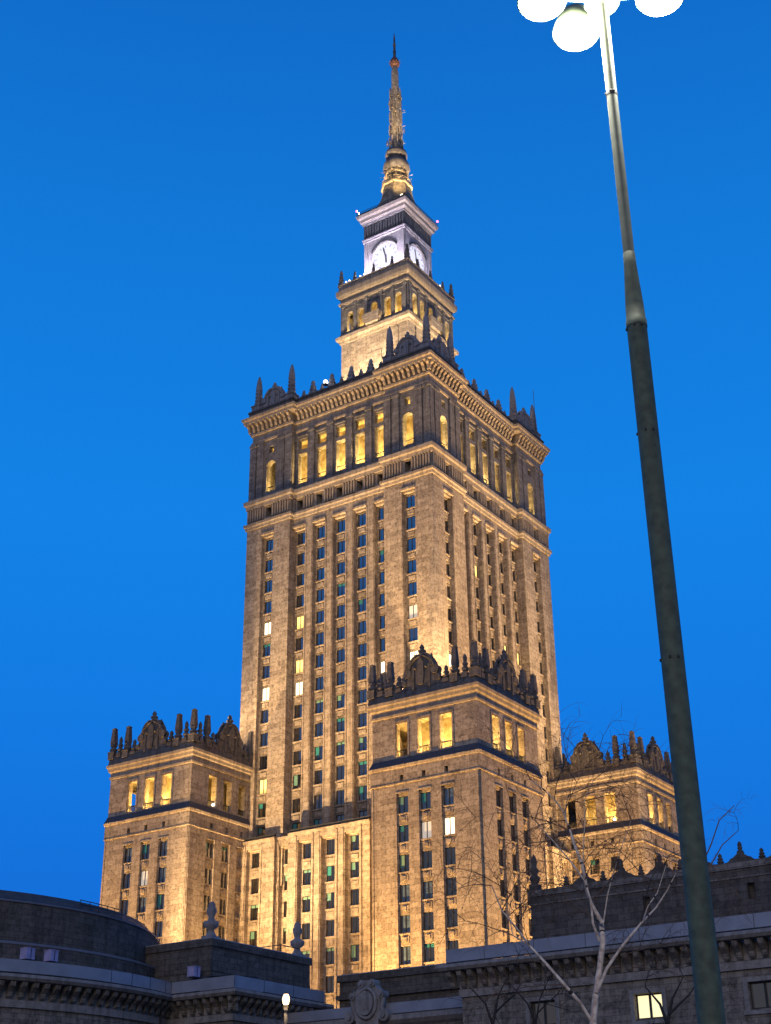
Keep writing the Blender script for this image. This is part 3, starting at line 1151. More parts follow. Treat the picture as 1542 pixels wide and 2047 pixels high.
LAMP_W = glow('terrace_lamp_glass', (1.0, 0.95, 0.85), 5)
terrace_lamp(tower, (-2.9, -18.9, 133.6), .42)
for u in (-6.3, -5.5, -2.9, -2.0, 2.9):
    terrace_lamp(tower, (u, -8.25, 163.05), .17)
for u in (-6.0, 3.0):
    terrace_lamp(tower, (8.25, u, 163.05), .15)

# ================================================================== lower block round the foot of the tower
pod = tag(empty('tower_podium'), 'lower stone block at the foot of the tall tower, between its corner towers', 'building')
wp = Windows(1.72, 2.35)
ZP = [50.35 - 3.94 * k for k in range(8)]
mb = MB().use(ST)
PB = 20.75
for k in range(4):
    mb.T = side(k)
    parts = ((-17.5, -10.4, PB + 0.3, [-14.6]), (-10.4, -7.4, PB - 0.45, [-8.75]), (-7.4, 7.7, PB + 0.75, [-4.3, 0.1, 4.5]), (7.7, 10.4, PB - 0.45, [8.9]), (10.4, 17.5, PB + 0.3, [14.6]))
    for u0, u1, o, cols in parts:
        strips = [(c - 1.3, c + 1.3, 6, 52.0, 0.85, False, False) for c in cols] if k < 2 else []
        wall(mb, u0, u1, 0, 53.3, o, strips)
        for c in cols if k < 2 else ():
            wall(mb, c - 1.3, c + 1.3, 6, 52.0, o - .85, [(c - .86, c + .86, z - 1.18, z + 1.18, .28, False, True) for z in ZP])
            mb.box(c - 1.2, c + 1.2, o - .84, o - .2, 51.7, 51.99)
            for q in (-1.62, 1.62):
                mb.box(c + q - .16, c + q + .16, o - .02, o + .14, 6, 52.6)
            for j, z in enumerate(ZP):
                mb.box(c - .98, c + .98, o - .84, o - .66, z - 1.41, z - 1.2)
                mb.box(c - .62, c + .62, o - .84, o - .74, z - 2.4, z - 1.66)
                if k == 0 and abs(c) < 12 and z > 26 or (k == 0 and c < -12 and z > 30):
                    q = random.random()
                    wp.put(pod, mb.T, c, o - .85 - .2, z, 'blind' if q < .32 else 'teal' if q < .52 else 'dark', k)
        for u in (u0, u1):
            mb.face([(u, o, 0), (u, 18, 0), (u, 18, 53.3), (u, o, 53.3)])
        mb.face([(u0, o, 53.3), (u1, o, 53.3), (u1, 17, 53.4), (u0, 17, 53.4)])
        mb.box(u0 + .01, u1 - .01, o + .005, o + .14, 52.9, 53.28)
wp.done()
mb.build('podium_wall', ST, pod)
mb = MB().use(BRONZE)
mb.T = side(0)
for u0, u1, o in ((-17.4, -10.5, PB + .3), (-7.3, 7.6, PB + .75)):
    mb.box(u0, u1, o - .5, o - .1, 53.42, 53.8)
mb.build('roof_edge', BRONZE, pod)

# ================================================================== corner towers
WCX = 25.25
ch = 8.65
cw = tag(empty('corner_tower', (WCX, -WCX, 0)), 'nearest floodlit corner tower, standing directly before the tall shaft', 'tower', 'corner towers round the tall tower')
mb = MB().use(ST)
ZC = [50.7 - 3.94 * k for k in range(8)]
CC = [-3.6, 0.0, 3.6]
for k in range(4):
    mb.T = side(k)
    if k < 2:
        wall(mb, -ch, ch, 0, 53.5, ch, [(c - .95, c + .95, 18, 52.2, .3, False, False) for c in CC])
        for c in CC:
            wall(mb, c - .95, c + .95, 18, 52.2, ch - .3, [(c - .85, c + .85, z - 1.15, z + 1.15, .28, False, True) for z in ZC if z > 20])
            mb.box(c - 1.05, c + 1.05, ch - .2, ch + .08, 52.2, 52.42)
            for z in ZC:
                if z > 22:
                    mb.box(c - .93, c + .93, ch - .29, ch - .14, z - 1.36, z - 1.18)
                    mb.box(c - .6, c + .6, ch - .29, ch - .21, z - 2.42, z - 1.58)
                    mb.box(c - .3, c + .3, ch - .22, ch - .1, z - 2.25, z - 1.75)
        for q in (-ch + .28, ch - .28):
            mb.box(q - .1, q + .1, ch - .01, ch + .1, 0, 53.4)
    else:
        wall(mb, -ch, ch, 0, 53.5, ch, [])
mb.build('lower_wall', ST, cw)
mb = MB().use(ST)
for k in range(4):
    mb.T = side(k)
    wall(mb, -ch - .1, ch + .1, 53.75, 55.7, ch + .1, [(c - .3, c + .3, 53.9, 54.75, .8, False, True) for c in CC] if k < 2 else [])
mb.T = None
sq_loft(mb, [(ch, 53.5), (ch + .16, 53.52), (ch + .16, 53.7), (ch + .02, 53.74)])
sq_loft(mb, [(ch + .1, 55.7), (ch + .22, 55.75), (ch + .3, 56.1), (ch + .2, 56.2)])
mb.build('frieze_band', ST, cw)
mb = MB().use(LEDGE)
sq_loft(mb, [(ch + .24, 56.2), (ch - .12, 57.15), (ch - .35, 57.2)])
mb.build('lead_ledge', LEDGE, cw)
mb = MB().use(ST)
cg = ch - .15
for k in range(4):
    mb.T = side(k)
    wall(mb, -cg, cg, 57.0, 63.2, cg, [(c - .95, c + .95, 57.4, 62.1, .95, False, False) for c in CC])
    if k < 2:
        for c in CC:
            for sx in (-1, 1):
                mb.box(c + sx * 1.1 - .13, c + sx * 1.1 + .13, cg - .01, cg + .1, 57.2, 62.25)
            mb.box(c - 1.23, c + 1.23, cg - .01, cg + .1, 62.26, 62.5)
mb.build('loggia_wall', ST, cw)
mb = MB().use(PLASTER)
for k in range(4):
    mb.T = side(k)
    mb.face([(-4.4, 4.4, 57.2), (4.4, 4.4, 57.2), (4.4, 4.4, 63.1), (-4.4, 4.4, 63.1)])
mb.T = None
mb.face([(x, y, 63.05) for x, y, _ in sq_ring(cg - .3, 0)])
mb.face([(x, y, 57.3) for x, y, _ in sq_ring(cg - .3, 0)])
mb.build('loggia_core', PLASTER, cw)
mb = MB().use(ST_TRIM)
sq_loft(mb, [(cg, 63.15), (cg + .18, 63.2), (cg + .22, 63.5), (cg + .06, 63.6), (cg + .08, 64.2), (cg + .35, 64.4), (cg + .42, 64.8), (cg + .6, 65.0), (cg + .65, 65.4), (2, 65.8)], cap1=True)
mb.build('cornice', ST_TRIM, cw)
mb = MB().use(ST_DARK)
sq_loft(mb, [(cg + .45, 65.42), (cg + .3, 66.5), (cg + .35, 66.55), (cg + .35, 66.8), (cg - .35, 66.82), (cg - .35, 65.5)])
mb.build('parapet', ST_DARK, cw)
bal = MB().use(BRONZE)
bal.box(-.94, .94, -.08, .08, .85, 1.0)
for q in range(8):
    bal.box(-.86 + q * .24, -.78 + q * .24, -.05, .05, 0, .85)
bal = bal.build('railing')
ob = obelisk_mesh(5.4, 0.48, ST_DARK)
so = bulb_mesh(3.6, 0.5, ST_DARK)
vs = bulb_mesh(2.6, 0.52, ST_DARK, 'vase')
cr = crest_mesh(6.2, 6.2, ST_DARK)
ww = Windows(1.7, 2.3)
rr = cg - .05
for sx in (-1, 1):
    for sy in (-1, 1):
        inst(ob, cw, (sx * rr, sy * rr, 66.4))
for k in range(4):
    T = side(k)
    for sx in (-1, 1):
        inst(ob, cw, T((sx * 5.35, rr, 66.2)))
        inst(so, cw, T((sx * 6.95, rr, 66.5)))
        inst(vs, cw, T((sx * 3.9, rr, 66.5)))
    inst(cr, cw, T((0, rr, 66.3)), k * PI / 2)
    if k < 2:
        for c in CC:
            inst(bal, cw, T((c, cg - .45, 57.4)), k * PI / 2)
for o in (ob, so, vs, cr, bal):
    bpy.data.objects.remove(o)
corner = [cw]
for x, y, lab in ((-WCX, -WCX, 'floodlit corner tower at the left of the tall shaft, open sky on its left side'),
                  (WCX, WCX, 'floodlit corner tower behind the birch, half hidden by the big lamp pole')):
    c2 = copy_tree(cw)
    c2.location = (x, y, 0)
    c2['label'] = lab
    corner.append(c2)
for ci, c in enumerate(corner):
    for k in range(2):
        T = side(k)
        for ui, u in enumerate(CC):
            for j, z in enumerate(ZC):
                zmin = (27, 34, 44)[ci]
                if z < zmin or (ci == 1 and k == 1 and ui == 2) or (ci == 2 and k == 0 and ui == 0):
                    continue
                q = random.random()
                kind = 'dark'
                if ci == 0 and (k, ui, j) == (0, 2, 1):
                    kind = 'litw'
                elif ci == 0 and (k, ui, j) == (0, 1, 1):
                    kind = 'dim'
                elif ci == 1 and (k, ui, j) == (0, 1, 1):
                    kind = 'dim'
                elif q < .10:
                    kind = 'teal'
                elif q < .16:
                    kind = 'blind'
                elif q < .62 and k == 0:
                    kind = 'curtain'
                elif ci == 1 and k == 1 and j == 0:
                    kind = 'blind'
                ww.put(c, T, u, ch - .3 - .2, z, kind, k)
ww.done()
terrace_lamp(corner[1], (8.25, -2.9, 57.75), .24)
terrace_lamp(corner[2], (4.0, -8.25, 57.75), .24)
WL = 2100
for c, spots_ in zip(corner, (((0, 0.2, 1), (0, 3.6, 1), (0, -4.2, .35), (1, -4.4, .9), (1, 0.2, .5), (1, 4.2, .25)),
                              ((0, -3.9, .3), (0, .1, 1), (0, 3.7, 1), (1, -4.2, .3)),
                              ((0, 3.4, 1.1), (0, -1.5, .25), (1, -4.4, .8), (1, 0.2, .35)))):
    for k, u, f in spots_:
        q = side(k)((u, 6.5, 57.6))
        lamp((c.location.x + q[0], c.location.y + q[1], q[2]), WL * f, YEL, .15)

# ================================================================== low buildings in the foreground


def low_profile(zt):
    """lead upstand, cornice lip, deep soffit, frieze: (projection, z) from the wall plane, top to bottom"""
    return [(0.7, zt + .02), (0.85, zt), (0.85, zt - .95), (0.6, zt - 1.0), (0.6, zt - 1.12), (1.45, zt - 1.16), (1.5, zt - 1.4), (1.3, zt - 1.62), (0.12, zt - 1.66)]


def low_straight(T, u0, u1, zt, o, z_bot, parent, names=('cornice', 'lead_upstand', 'wall'), ops=(), mod=0.92, ends=True):
    """straight low wing along u at wall plane o"""
    pf = low_profile(zt)
    mb = MB(T).use(LEAD)
    up = pf[:4]
    mb.loft([[(u0 - (d if ends else 0), o + d, z), (u1 + (d if ends else 0), o + d, z)] for d, z in up], False)
    mb.face([(u0 - .7, o + .7, zt + .02), (u1 + .7, o + .7, zt + .02), (u1 + .7, o - 3, zt + .25), (u0 - .7, o - 3, zt + .25)])
    for u, s in ((u0, -1), (u1, 1)):
        mb.face([(u + s * .85, o + .85, zt), (u + s * .85, o - 3, zt), (u + s * .85, o - 3, zt - 1), (u + s * .85, o + .85, zt - 1)])
    mb.build(names[1], LEAD, parent)
    mb = MB(T).use(ST_LOWTRIM)
    lip = pf[4:]
    mb.loft([[(u0 - d, o + d, z), (u1 + d, o + d, z)] for d, z in lip], False)
    for u, s in ((u0, -1), (u1, 1)):
        for (d0, z0), (d1, z1) in zip(lip, lip[1:]):
            mb.face([(u + s * d0, o + d0, z0), (u + s * d0, o - 3, z0), (u + s * d1, o - 3, z1), (u + s * d1, o + d1, z1)])
    mb.face([(u0 - .12, o + .1, zt - 1.66), (u1 + .12, o + .1, zt - 1.66), (u1 + .12, o + .1, zt - 2.9), (u0 - .12, o + .1, zt - 2.9)])
    mb.box(u0 - .16, u1 + .16, o + .02, o + .2, zt - 3.5, zt - 2.95)
    n = max(1, int((u1 - u0 + 2) / mod))
    mb.use(ST_LOW)
    for q in range(n):
        u = u0 - 1 + (q + .5) * (u1 - u0 + 2) / n
        poly = [(o + .1, zt - 2.75), (o + .22, zt - 2.85), (o + .42, zt - 2.7), (o + .48, zt - 2.4), (o + 1.05, zt - 2.0), (o + 1.15, zt - 1.67), (o + .1, zt - 1.67)]
        a = [mb.pt((u - .2, y, z)) for y, z in poly]
        b = [mb.pt((u + .2, y, z)) for y, z in poly]
        for i in range(len(poly)):
            j = (i + 1) % len(poly)
            mb.idx([a[i], a[j], b[j], b[i]])
        mb.idx(a)
        mb.idx(b[::-1])
    mb.build(names[0], ST_LOWTRIM, parent)
    mb = MB(T).use(ST_LOW)
    wall(mb, u0, u1, z_bot, zt - 1.66, o, ops)
    mb.face([(u0, o, z_bot), (u0, o - 6, z_bot), (u0, o - 6, zt - 1.66), (u0, o, zt - 1.66)])
    mb.face([(u1, o, z_bot), (u1, o - 6, z_bot), (u1, o - 6, zt - 1.66), (u1, o, zt - 1.66)])
    mb.build(names[2], ST_LOW, parent)


# --- right wing
rw = tag(empty('low_wing', (100, -90, 0)), 'long dark low wing at lower right with pale lead cornice and scroll-topped attic', 'building')
T = lambda p: (p[0] - 100, -p[1] + 90, p[2])
OR = 93.35
wins = [(80.25, 82.35, 13.55, 15.25), (88.75, 90.9, 13.6, 15.35), (71.8, 73.9, 13.7, 15.4), (97.2, 99.3, 13.55, 15.25), (105.6, 107.7, 13.55, 15.25)]
low_straight(T, 65.9, 150, 19.7, OR, 0, rw, ops=[(a, b, c, d, .5, False, True) for a, b, c, d in wins])
for i, (a, b, c, d) in enumerate(wins):
    mb = MB(T).use(ST_LOWTRIM)
    for x0, x1, z0, z1 in ((a - .35, a - .02, c - .1, d + .3), (b + .02, b + .35, c - .1, d + .3), (a - .02, b + .02, d + .02, d + .3), (a - .5, b + .5, c - .35, c - .1)):
        mb.box(x0, x1, OR - .02, OR + .14, z0, z1)
    mb.use(FRAME)
    for x0, x1 in ((a, a + .1), (b - .1, b), ((a + b) / 2 - .09, (a + b) / 2 + .09)):
        mb.box(x0, x1, OR - .4, OR - .26, c, d)
    for z0, z1 in ((c, c + .1), (d - .1, d)):
        mb.box(a + .1, b - .1, OR - .4, OR - .27, z0, z1)
    f = mb.build('window', FRAME, rw)
    mb = MB(T).use(LIT_P if i == 0 else GLASS)
    mb.box(a + .05, b - .05, OR - .36, OR - .33, c + .05, d - .05)
    mb.build('pane', GLASS, f)
    if i == 0:
        f['label'] = 'window brightly lit pale yellow'
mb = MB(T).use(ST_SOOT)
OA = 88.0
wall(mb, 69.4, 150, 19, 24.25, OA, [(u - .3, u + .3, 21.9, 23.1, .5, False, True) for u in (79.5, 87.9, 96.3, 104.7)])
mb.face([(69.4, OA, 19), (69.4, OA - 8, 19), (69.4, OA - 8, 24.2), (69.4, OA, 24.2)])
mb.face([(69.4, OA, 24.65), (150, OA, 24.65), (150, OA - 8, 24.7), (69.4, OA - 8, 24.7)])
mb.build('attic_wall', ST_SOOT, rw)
mb = MB(T).use(ST_LOW)
mb.box(69.3, 150, OA - .1, OA + .12, 24.2, 24.66)
mb.box(69.35, 150, OA - .05, OA + .08, 23.5, 23.62)
mb.build('attic_cornice', ST_LOW, rw)
mb = MB().use(ST_SOOT)
mb.prism([(-1.35, 0)] + [(-1.35 + 2.7 * q / 14, .28 + .62 * (.5 - .5 * math.cos(2 * PI * q / 14)) ** 1.4 + (.1 if q in (3, 11) else 0)) for q in range(15)] + [(1.35, 0)], -.2, .2)
mb.box(-.2, .2, -.27, .27, 0, .98)
mb.lathe([(.24, .98), (.27, 1.05), (.13, 1.12), (.2, 1.25), (.2, 1.32), (.14, 1.4), (.19, 1.5), (.13, 1.68), (.02, 1.8)], 8)
cr = mb.build('curved_gable')
va = bulb_mesh(1.05, 0.27, ST_SOOT, 'vase')
so = bulb_mesh(3.2, 0.42, ST_SOOT)
for i in range(24):
    u = 74.2 + i * 3.27 - 3.27 * 1
    if i:
        inst(cr, rw, T((u, OA - .35, 24.5)))
    inst(va, rw, T((u + 1.63, OA - .35, 24.55)))
inst(so, rw, T((69.75, OA - .35, 24.5)))
for o in (cr, va, so):
    bpy.data.objects.remove(o)

# --- link between the wings, with a carved cartouche
lk = tag(empty('link_wing', (53, -84, 0)), 'dark link block between the two low wings, carved crest on its cornice', 'building')
T = lambda p: (p[0] - 53, -p[1] + 84, p[2])
mb = MB(T).use(ST_LOW)
wall(mb, 42, 66, 0, 15.4, 86.6, [])
mb.build('wall', ST_LOW, lk)
mb = MB(T).use(LEAD)
mb.loft([[(42, 86.9 + d, z), (66, 86.9 + d, z)] for d, z in ((-3, 17.4), (0, 17.3), (0, 16.45), (-.2, 16.4), (-.2, 16.3))], False)
mb.build('lead_upstand', LEAD, lk)
mb = MB(T).use(ST_LOWTRIM)
mb.loft([[(42, 86.6 + d, z), (66, 86.6 + d, z)] for d, z in ((.1, 16.3), (.65, 16.28), (.65, 15.9), (.35, 15.6), (.02, 15.4))], False)
mb.build('cornice', ST_LOWTRIM, lk)
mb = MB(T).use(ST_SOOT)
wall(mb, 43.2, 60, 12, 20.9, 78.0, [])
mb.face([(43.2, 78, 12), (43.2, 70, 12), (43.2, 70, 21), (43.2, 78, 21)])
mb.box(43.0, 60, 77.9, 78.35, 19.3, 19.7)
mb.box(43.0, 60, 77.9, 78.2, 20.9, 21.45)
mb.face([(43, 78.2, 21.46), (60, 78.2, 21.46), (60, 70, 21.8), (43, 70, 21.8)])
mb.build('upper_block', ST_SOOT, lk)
mb = MB(T).use(LEAD)
mb.box(42.95, 60, 78.0, 78.24, 21.47, 21.56)
mb.build('roof_flashing', LEAD, lk)
# cartouche
mb = MB(T).use(ST_LOWTRIM)
cx, oz = 53.0, 15.6
n = 16
ov = [(cx + .78 * math.cos(2 * PI * k / n), 17.35 + 1.0 * math.sin(2 * PI * k / n)) for k in range(n)]
body = [(cx - 1.1, 14.6), (cx + 1.1, 14.6), (cx + 1.15, 16.0), (cx + 1.45, 16.3), (cx + 1.3, 18.3), (cx + .95, 18.6), (cx + .75, 19.0), (cx + .3, 19.25), (cx - .3, 19.25), (cx - .75, 19.0),
        (cx - .95, 18.6), (cx - 1.3, 18.3), (cx - 1.45, 16.3), (cx - 1.15, 16.0)]
mb.prism(body, 86.75, 87.6)
mb.prism(ov, 87.6, 87.95)
arc = [(cx + .98 * math.cos(2 * PI * k / 24), 87.72, 17.35 + 1.2 * math.sin(2 * PI * k / 24)) for k in range(25)]
mb.tube(arc, .17, 6)
for sx in (-1, 1):
    for px, pz, r in ((1.75, 16.3, .5), (1.5, 18.0, .3), (.55, 18.95, .33)):
        ringp = [(cx + sx * px + r * math.cos(2 * PI * k / n), pz + r * math.sin(2 * PI * k / n)) for k in range(n)]
        mb.prism(ringp, 86.9, 87.75)
        ringp = [(cx + sx * px + r * .45 * math.cos(2 * PI * k / n), pz + r * .45 * math.sin(2 * PI * k / n)) for k in range(n)]
        mb.prism(ringp, 87.75, 87.92)
    mb.tube([(cx + sx * 1.25, 87.5, 18.4), (cx + sx * 1.62, 87.5, 17.6), (cx + sx * 1.45, 87.5, 16.9), (cx + sx * 1.7, 87.5, 16.5)], .2, 6)
for q in range(7):
    mb.box(cx - .5 + q * .14, cx - .44 + q * .14, 87.95, 88.0, 16.8, 17.7)
mb.build('cartouche', ST_LOWTRIM, lk)

# --- round hall on the left with its square end pavilion
rh = tag(empty('round_hall', (11, -101.5, 0)), 'dark round hall at lower left with curved drum and pale lead cornice', 'building')


def revolve(mb, prof, n=160, a0=-PI * .75, a1=PI * .75):
    mb.loft([[(r * math.cos(a0 + (a1 - a0) * k / n), r * math.sin(a0 + (a1 - a0) * k / n), z) for k in range(n + 1)] for r, z in prof], False, smooth=False)


zt, RL = 19.65, 26.1
mb = MB().use(LEAD)
revolve(mb, [(23, zt + .3)] + [(RL + d, z) for d, z in low_profile(zt)[:4]])
mb.build('lead_upstand', LEAD, rh)
mb = MB().use(ST_LOWTRIM)
revolve(mb, [(RL + d, z) for d, z in low_profile(zt)[4:]] + [(RL + .1, zt - 2.9), (RL + .2, zt - 2.95), (RL + .2, zt - 3.5), (RL, zt - 3.52)])
mb.use(ST_LOW)
for q in range(-48, 49):
    t = q * 0.92 / RL
    c, s_ = math.cos(t), math.sin(t)
    mb.T = lambda p, c=c, s_=s_: (c * p[1] - s_ * p[0], s_ * p[1] + c * p[0], p[2])
    o = RL
    poly = [(o + .1, zt - 2.75), (o + .22, zt - 2.85), (o + .42, zt - 2.7), (o + .48, zt - 2.4), (o + 1.05, zt - 2.0), (o + 1.15, zt - 1.67), (o + .1, zt - 1.67)]
    a = [mb.pt((-.2, y, z)) for y, z in poly]
    b = [mb.pt((.2, y, z)) for y, z in poly]
    for i in range(len(poly)):
        j = (i + 1) % len(poly)
        mb.idx([a[i], a[j], b[j], b[i]])
    mb.idx(a)
    mb.idx(b[::-1])
mb.T = None
mb.build('cornice', ST_LOWTRIM, rh)
mb = MB().use(ST_LOW)
revolve(mb, [(RL, zt - 3.52), (RL, 0)])
mb.build('wall', ST_LOW, rh)
mb = MB().use(ST_SOOT)
revolve(mb, [(24.0, zt + .2), (24.0, 21.3), (23.8, 21.4), (23.8, 21.6), (22.9, 21.8), (22.9, 23.4), (22.4, 23.5), (22.4, 25.0), (22.2, 25.05)])
mb.build('drum', ST_SOOT, rh)
mb = MB().use(ROOFM)
revolve(mb, [(22.25, 25.0), (22.25, 25.12), (22.0, 25.15), (21.6, 25.7), (21.45, 26.0), (14, 27.0), (0.5, 27.6)])
mb.build('roof', ROOFM, rh)
mb = MB().use(LEAD)
revolve(mb, [(24.05, 21.3), (24.12, 21.45), (24.0, 21.5)])
revolve(mb, [(22.5, 24.95), (22.56, 25.05), (22.4, 25.1)])
mb.build('drum_flashing', LEAD, rh)
# pavilion
pv = tag(empty('end_pavilion', (40, -90, 0)), 'square dark stone pavilion at lower left with two pale urns on its attic', 'building')
T0 = side(0, -40, 90)
T1 = side(1, -40, 90)
px1, py0 = 43.35, -93.75
low_straight(T0, 33, px1, 19.65, 93.75, 0, pv)
low_straight(T1, py0 + .006, -82.6, 19.66, px1 + .004, 0, pv)
mb = MB().use(ST_SOOT)
ax0, ax1, ay0, ay1 = 29.0 - 40, 40.1 - 40, -93 + 90, -78.6 + 90
mb.box(ax0, ax1, ay0, ay1, 15, 22.7)
mb.box(ax0 - .15, ax1 + .15, ay0 - .15, ay1 + .15, 22.702, 23.3)
mb.box(ax0 - .05, ax1 + .06, ay0 - .06, ay1 + .05, 20.6, 20.9)
mb.build('attic', ST_SOOT, pv)
mb = MB().use(LEAD)
mb.box(ax0 - .15, ax1 + .17, ay0 - .17, ay1 + .17, 23.302, 23.38)
mb.build('roof_flashing', LEAD, pv)
un = urn_mesh(3.3, .62, ST_PALE)
inst(un, pv, (ax1 - .75, ay0 + .65, 23.38))
inst(un, pv, (ax1 - .7, ay1 - 1.15, 23.38))
bpy.data.objects.remove(un)
mb = MB().use(BRONZE)
mb.tube([(ax1 - 6, ay1 - 4.2, 24.1), (ax1 - .3, ay1 - 4.2, 24.1)], .05, 5)
mb.tube([(ax1 - .3, ay1 - 4.2, 23.3), (ax1 - .3, ay1 - 4.2, 24.15)], .06, 5)
mb.tube([(ax1 - .3, ay1 - 4.2, 24.1), (ax1 - .3, ay1 - 1.4, 24.1)], .05, 5)
mb.build('roof_railing', BRONZE, pv)
mb = MB().use(BRONZE)
for dz in (0, .35):
    mb.tube([(21.9 * math.cos(t), 21.9 * math.sin(t), 25.7 + dz) for t in [math.radians(-2 + q * 3) for q in range(6)]], .04, 5)
for q in range(6):
    t = math.radians(-2 + q * 3)
    mb.tube([(21.9 * math.cos(t), 21.9 * math.sin(t), 25.1), (21.9 * math.cos(t), 21.9 * math.sin(t), 26.1)], .035, 4)
mb.build('roof_railing', BRONZE, rh)


def roof_unit(loc, w, label):
    r = tag(empty('roof_unit', loc), label, 'roof unit', 'boxes on the round hall cornice')
    mb = MB().use(GREYBOX)
    mb.box(-.4, .4, -w / 2, w / 2, .12, .95)
    mb.box(-.44, .44, -w / 2 - .04, w / 2 + .04, .95, 1.0)
    mb.build('casing', GREYBOX, r)
    mb = MB().use(FRAME)
    mb.box(.402, .42, -.03, .03, .15, .93)
    mb.box(-.3, .3, -w / 2 + .1, -w / 2 + .2, 0, .12)
    mb.box(-.3, .3, w / 2 - .2, w / 2 - .1, 0, .12)
    mb.build('feet', FRAME, r)
    return r


roof_unit((35.0, -109.6, 19.85), .85, 'left one of two small violet-grey boxes on the curved cornice')
roof_unit((35.7, -107.7, 19.85), .8, 'right one of two small violet-grey boxes on the curved cornice')
roof_unit((39.2, -94.2, 19.85), .8, 'lone violet-grey box where the curved cornice meets the pavilion')

mb = MB().use(FRAME)
for deg in (-3, 2.2, 7.4, 12.6, 14.8):
    t = math.radians(deg)
    c, s_ = math.cos(t), math.sin(t)
    mb.T = lambda p, c=c, s_=s_: (c * p[1] - s_ * p[0], s_ * p[1] + c * p[0], p[2])
    mb.box(-.02, .02, RL + .7, RL + .865, zt - .96, zt + .02)
mb.build('lead_joint', FRAME, rh)
mb = MB().use(FRAME)
t = math.radians(13.4)
mb.tube([((RL + .3) * math.cos(t), (RL + .3) * math.sin(t), z) for z in (0, 8, zt - 1.7)], .07, 6)
mb.build('downpipe', FRAME, rh)
mb = MB().use(FRAME)
mb.box(px1 - 40 + .84, px1 - 40 + .87, py0 + 90 - .87, py0 + 90 - .84, 18.7, 19.66)
for y in (-90.6, -86.4):
    mb.box(px1 - 40 + .845, px1 - 40 + .87, y + 90 - .02, y + 90 + .02, 18.72, 19.66)
mb.build('lead_joint', FRAME, pv)
mb = MB().use(FRAME)
for x in (68.5, 72.8, 77.1, 81.4, 85.7, 90, 94.3):
    mb.box(x - 100 - .015, x - 100 + .015, -OR + 90 - .868, -OR + 90 - .84, 18.76, 19.7)
mb.build('lead_joint', FRAME, rw)

# ================================================================== lamps
mast = tag(empty('lamp_mast', (119.5, -178.22, 0)), 'tall green steel lamp pole tapering up to dazzling white floodlights', 'lamp post')
mb = MB().use(POLE)
mb.lathe([(.17, 0), (.17, .25), (.125, .3), (.12, 3), (.112, 6), (.108, 10.25), (.109, 10.26)], 28)
mb.build('lower_pole', POLE, mast)
mb = MB().use(POLE)
mb.lathe([(.114, 10.22), (.114, 10.3), (.106, 10.31), (.1, 10.5), (.070, 11.05), (.067, 11.2), (.06, 11.21)], 28)
mb.build('reducer_collar', POLE, mast)
POLE_UP = plain('pole_lamplit_paint', (0.21, 0.235, 0.17), 0.7, 0.0, (0.15, 0.17, 0.12), 5)  # lighter green than the lower pole: lamplight put into the colour
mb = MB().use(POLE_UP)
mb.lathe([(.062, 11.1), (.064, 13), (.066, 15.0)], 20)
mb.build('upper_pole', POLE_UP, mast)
mb = MB().use(BRONZE)
for z, r in ((13.55, .068), (10.2, .112), (8.9, .112), (6.4, .114)):
    for a in (3.7, 4.9, 5.6):
        mb.lathe([(.014, -.012), (.014, .012)], 6, (r * math.cos(a), r * math.sin(a), z), smooth=False)
mb.lathe([(.0665, 13.5), (.069, 13.51), (.069, 13.56), (.0665, 13.57)], 20, cap=False)
tag(mb.build('pole_bolts', BRONZE, mast), kind='stuff')
mb = MB().use(POLE)
mb.lathe([(.05, 14.95), (.2, 14.98), (.22, 15.02), (.22, 15.1), (.12, 15.16), (.05, 15.3)], 24)
mb.build('head_ring', POLE, mast)
for i, (dx, dy, lab) in enumerate(((-.62, -.40, None), (-.50, .30, None), (.62, .36, None))):
    mb = MB().use(POLE)
    mb.tube([(0, 0, 15.06), (dx * .6, dy * .6, 15.1), (dx, dy, 15.16)], .03, 8)
    mb.lathe([(.1, .36), (.18, .32), (.28, .12), (.31, .0), (.295, -.01)], 20, (dx, dy, 15.06))
    hd = mb.build('floodlight_head', POLE, mast)
    mb = MB().use(WHITE_L)
    mb.lathe([(.29, .0), (.27, -.05), (.18, -.1), (.01, -.12)], 20, (dx, dy, 15.06))
    mb.build('lens', WHITE_L, hd)
    d = bpy.data.lights.new('mast_lamp', 'POINT')
    d.energy = 560
    d.color = (1, .95, .82)
    d.shadow_soft_size = .2
    o = bpy.data.objects.new('mast_lamp', d)
    COL.objects.link(o)
    o.location = (119.5 + dx, -178.22 + dy, 14.72)

sl = tag(empty('street_lamp', (81.28, -135.08, 0)), 'small distant street lamp with glowing orange-white head on a thin pole', 'street lamp')
mb = MB().use(STEEL)
mb.lathe([(.14, 0), (.14, .4), (.09, .5), (.075, 10.3)], 12)
mb.build('pole', STEEL, sl)
mb = MB().use(STEEL)
mb.lathe([(.08, 10.2), (.12, 10.35), (.12, 10.4)], 12)
mb.build('lamp_collar', STEEL, sl)
mb = MB().use(STEEL)
mb.lathe([(.11, 10.9), (.09, 10.95), (.02, 11.0)], 12)
mb.build('lamp_cap', STEEL, sl)
mb = MB().use(WARM_L)
mb.lathe([(.08, 10.4), (.13, 10.46), (.17, 10.58), (.175, 10.68), (.15, 10.8), (.1, 10.9)], 14)
mb.build('lamp_glass', WARM_L, sl)
lamp((81.28, -135.08, 10.1), 220, (1, .72, .42), .3)


# ================================================================== bare trees
def ray_at(px, py, dist):
    d = CF + CR * ((px - 771) / 2800.146) - CU * ((py - 1023.5) / 2800.146)
    return CP + d * (dist / math.hypot(d.x, d.y))


def limb(pix, dist, wob, rng):
    pts = []
    off = 0.0
    for i, (x, y) in enumerate(pix):
        off += rng.uniform(-1, 1) * wob if i else 0
        pts.append(ray_at(x, y, dist + off))
    return pts


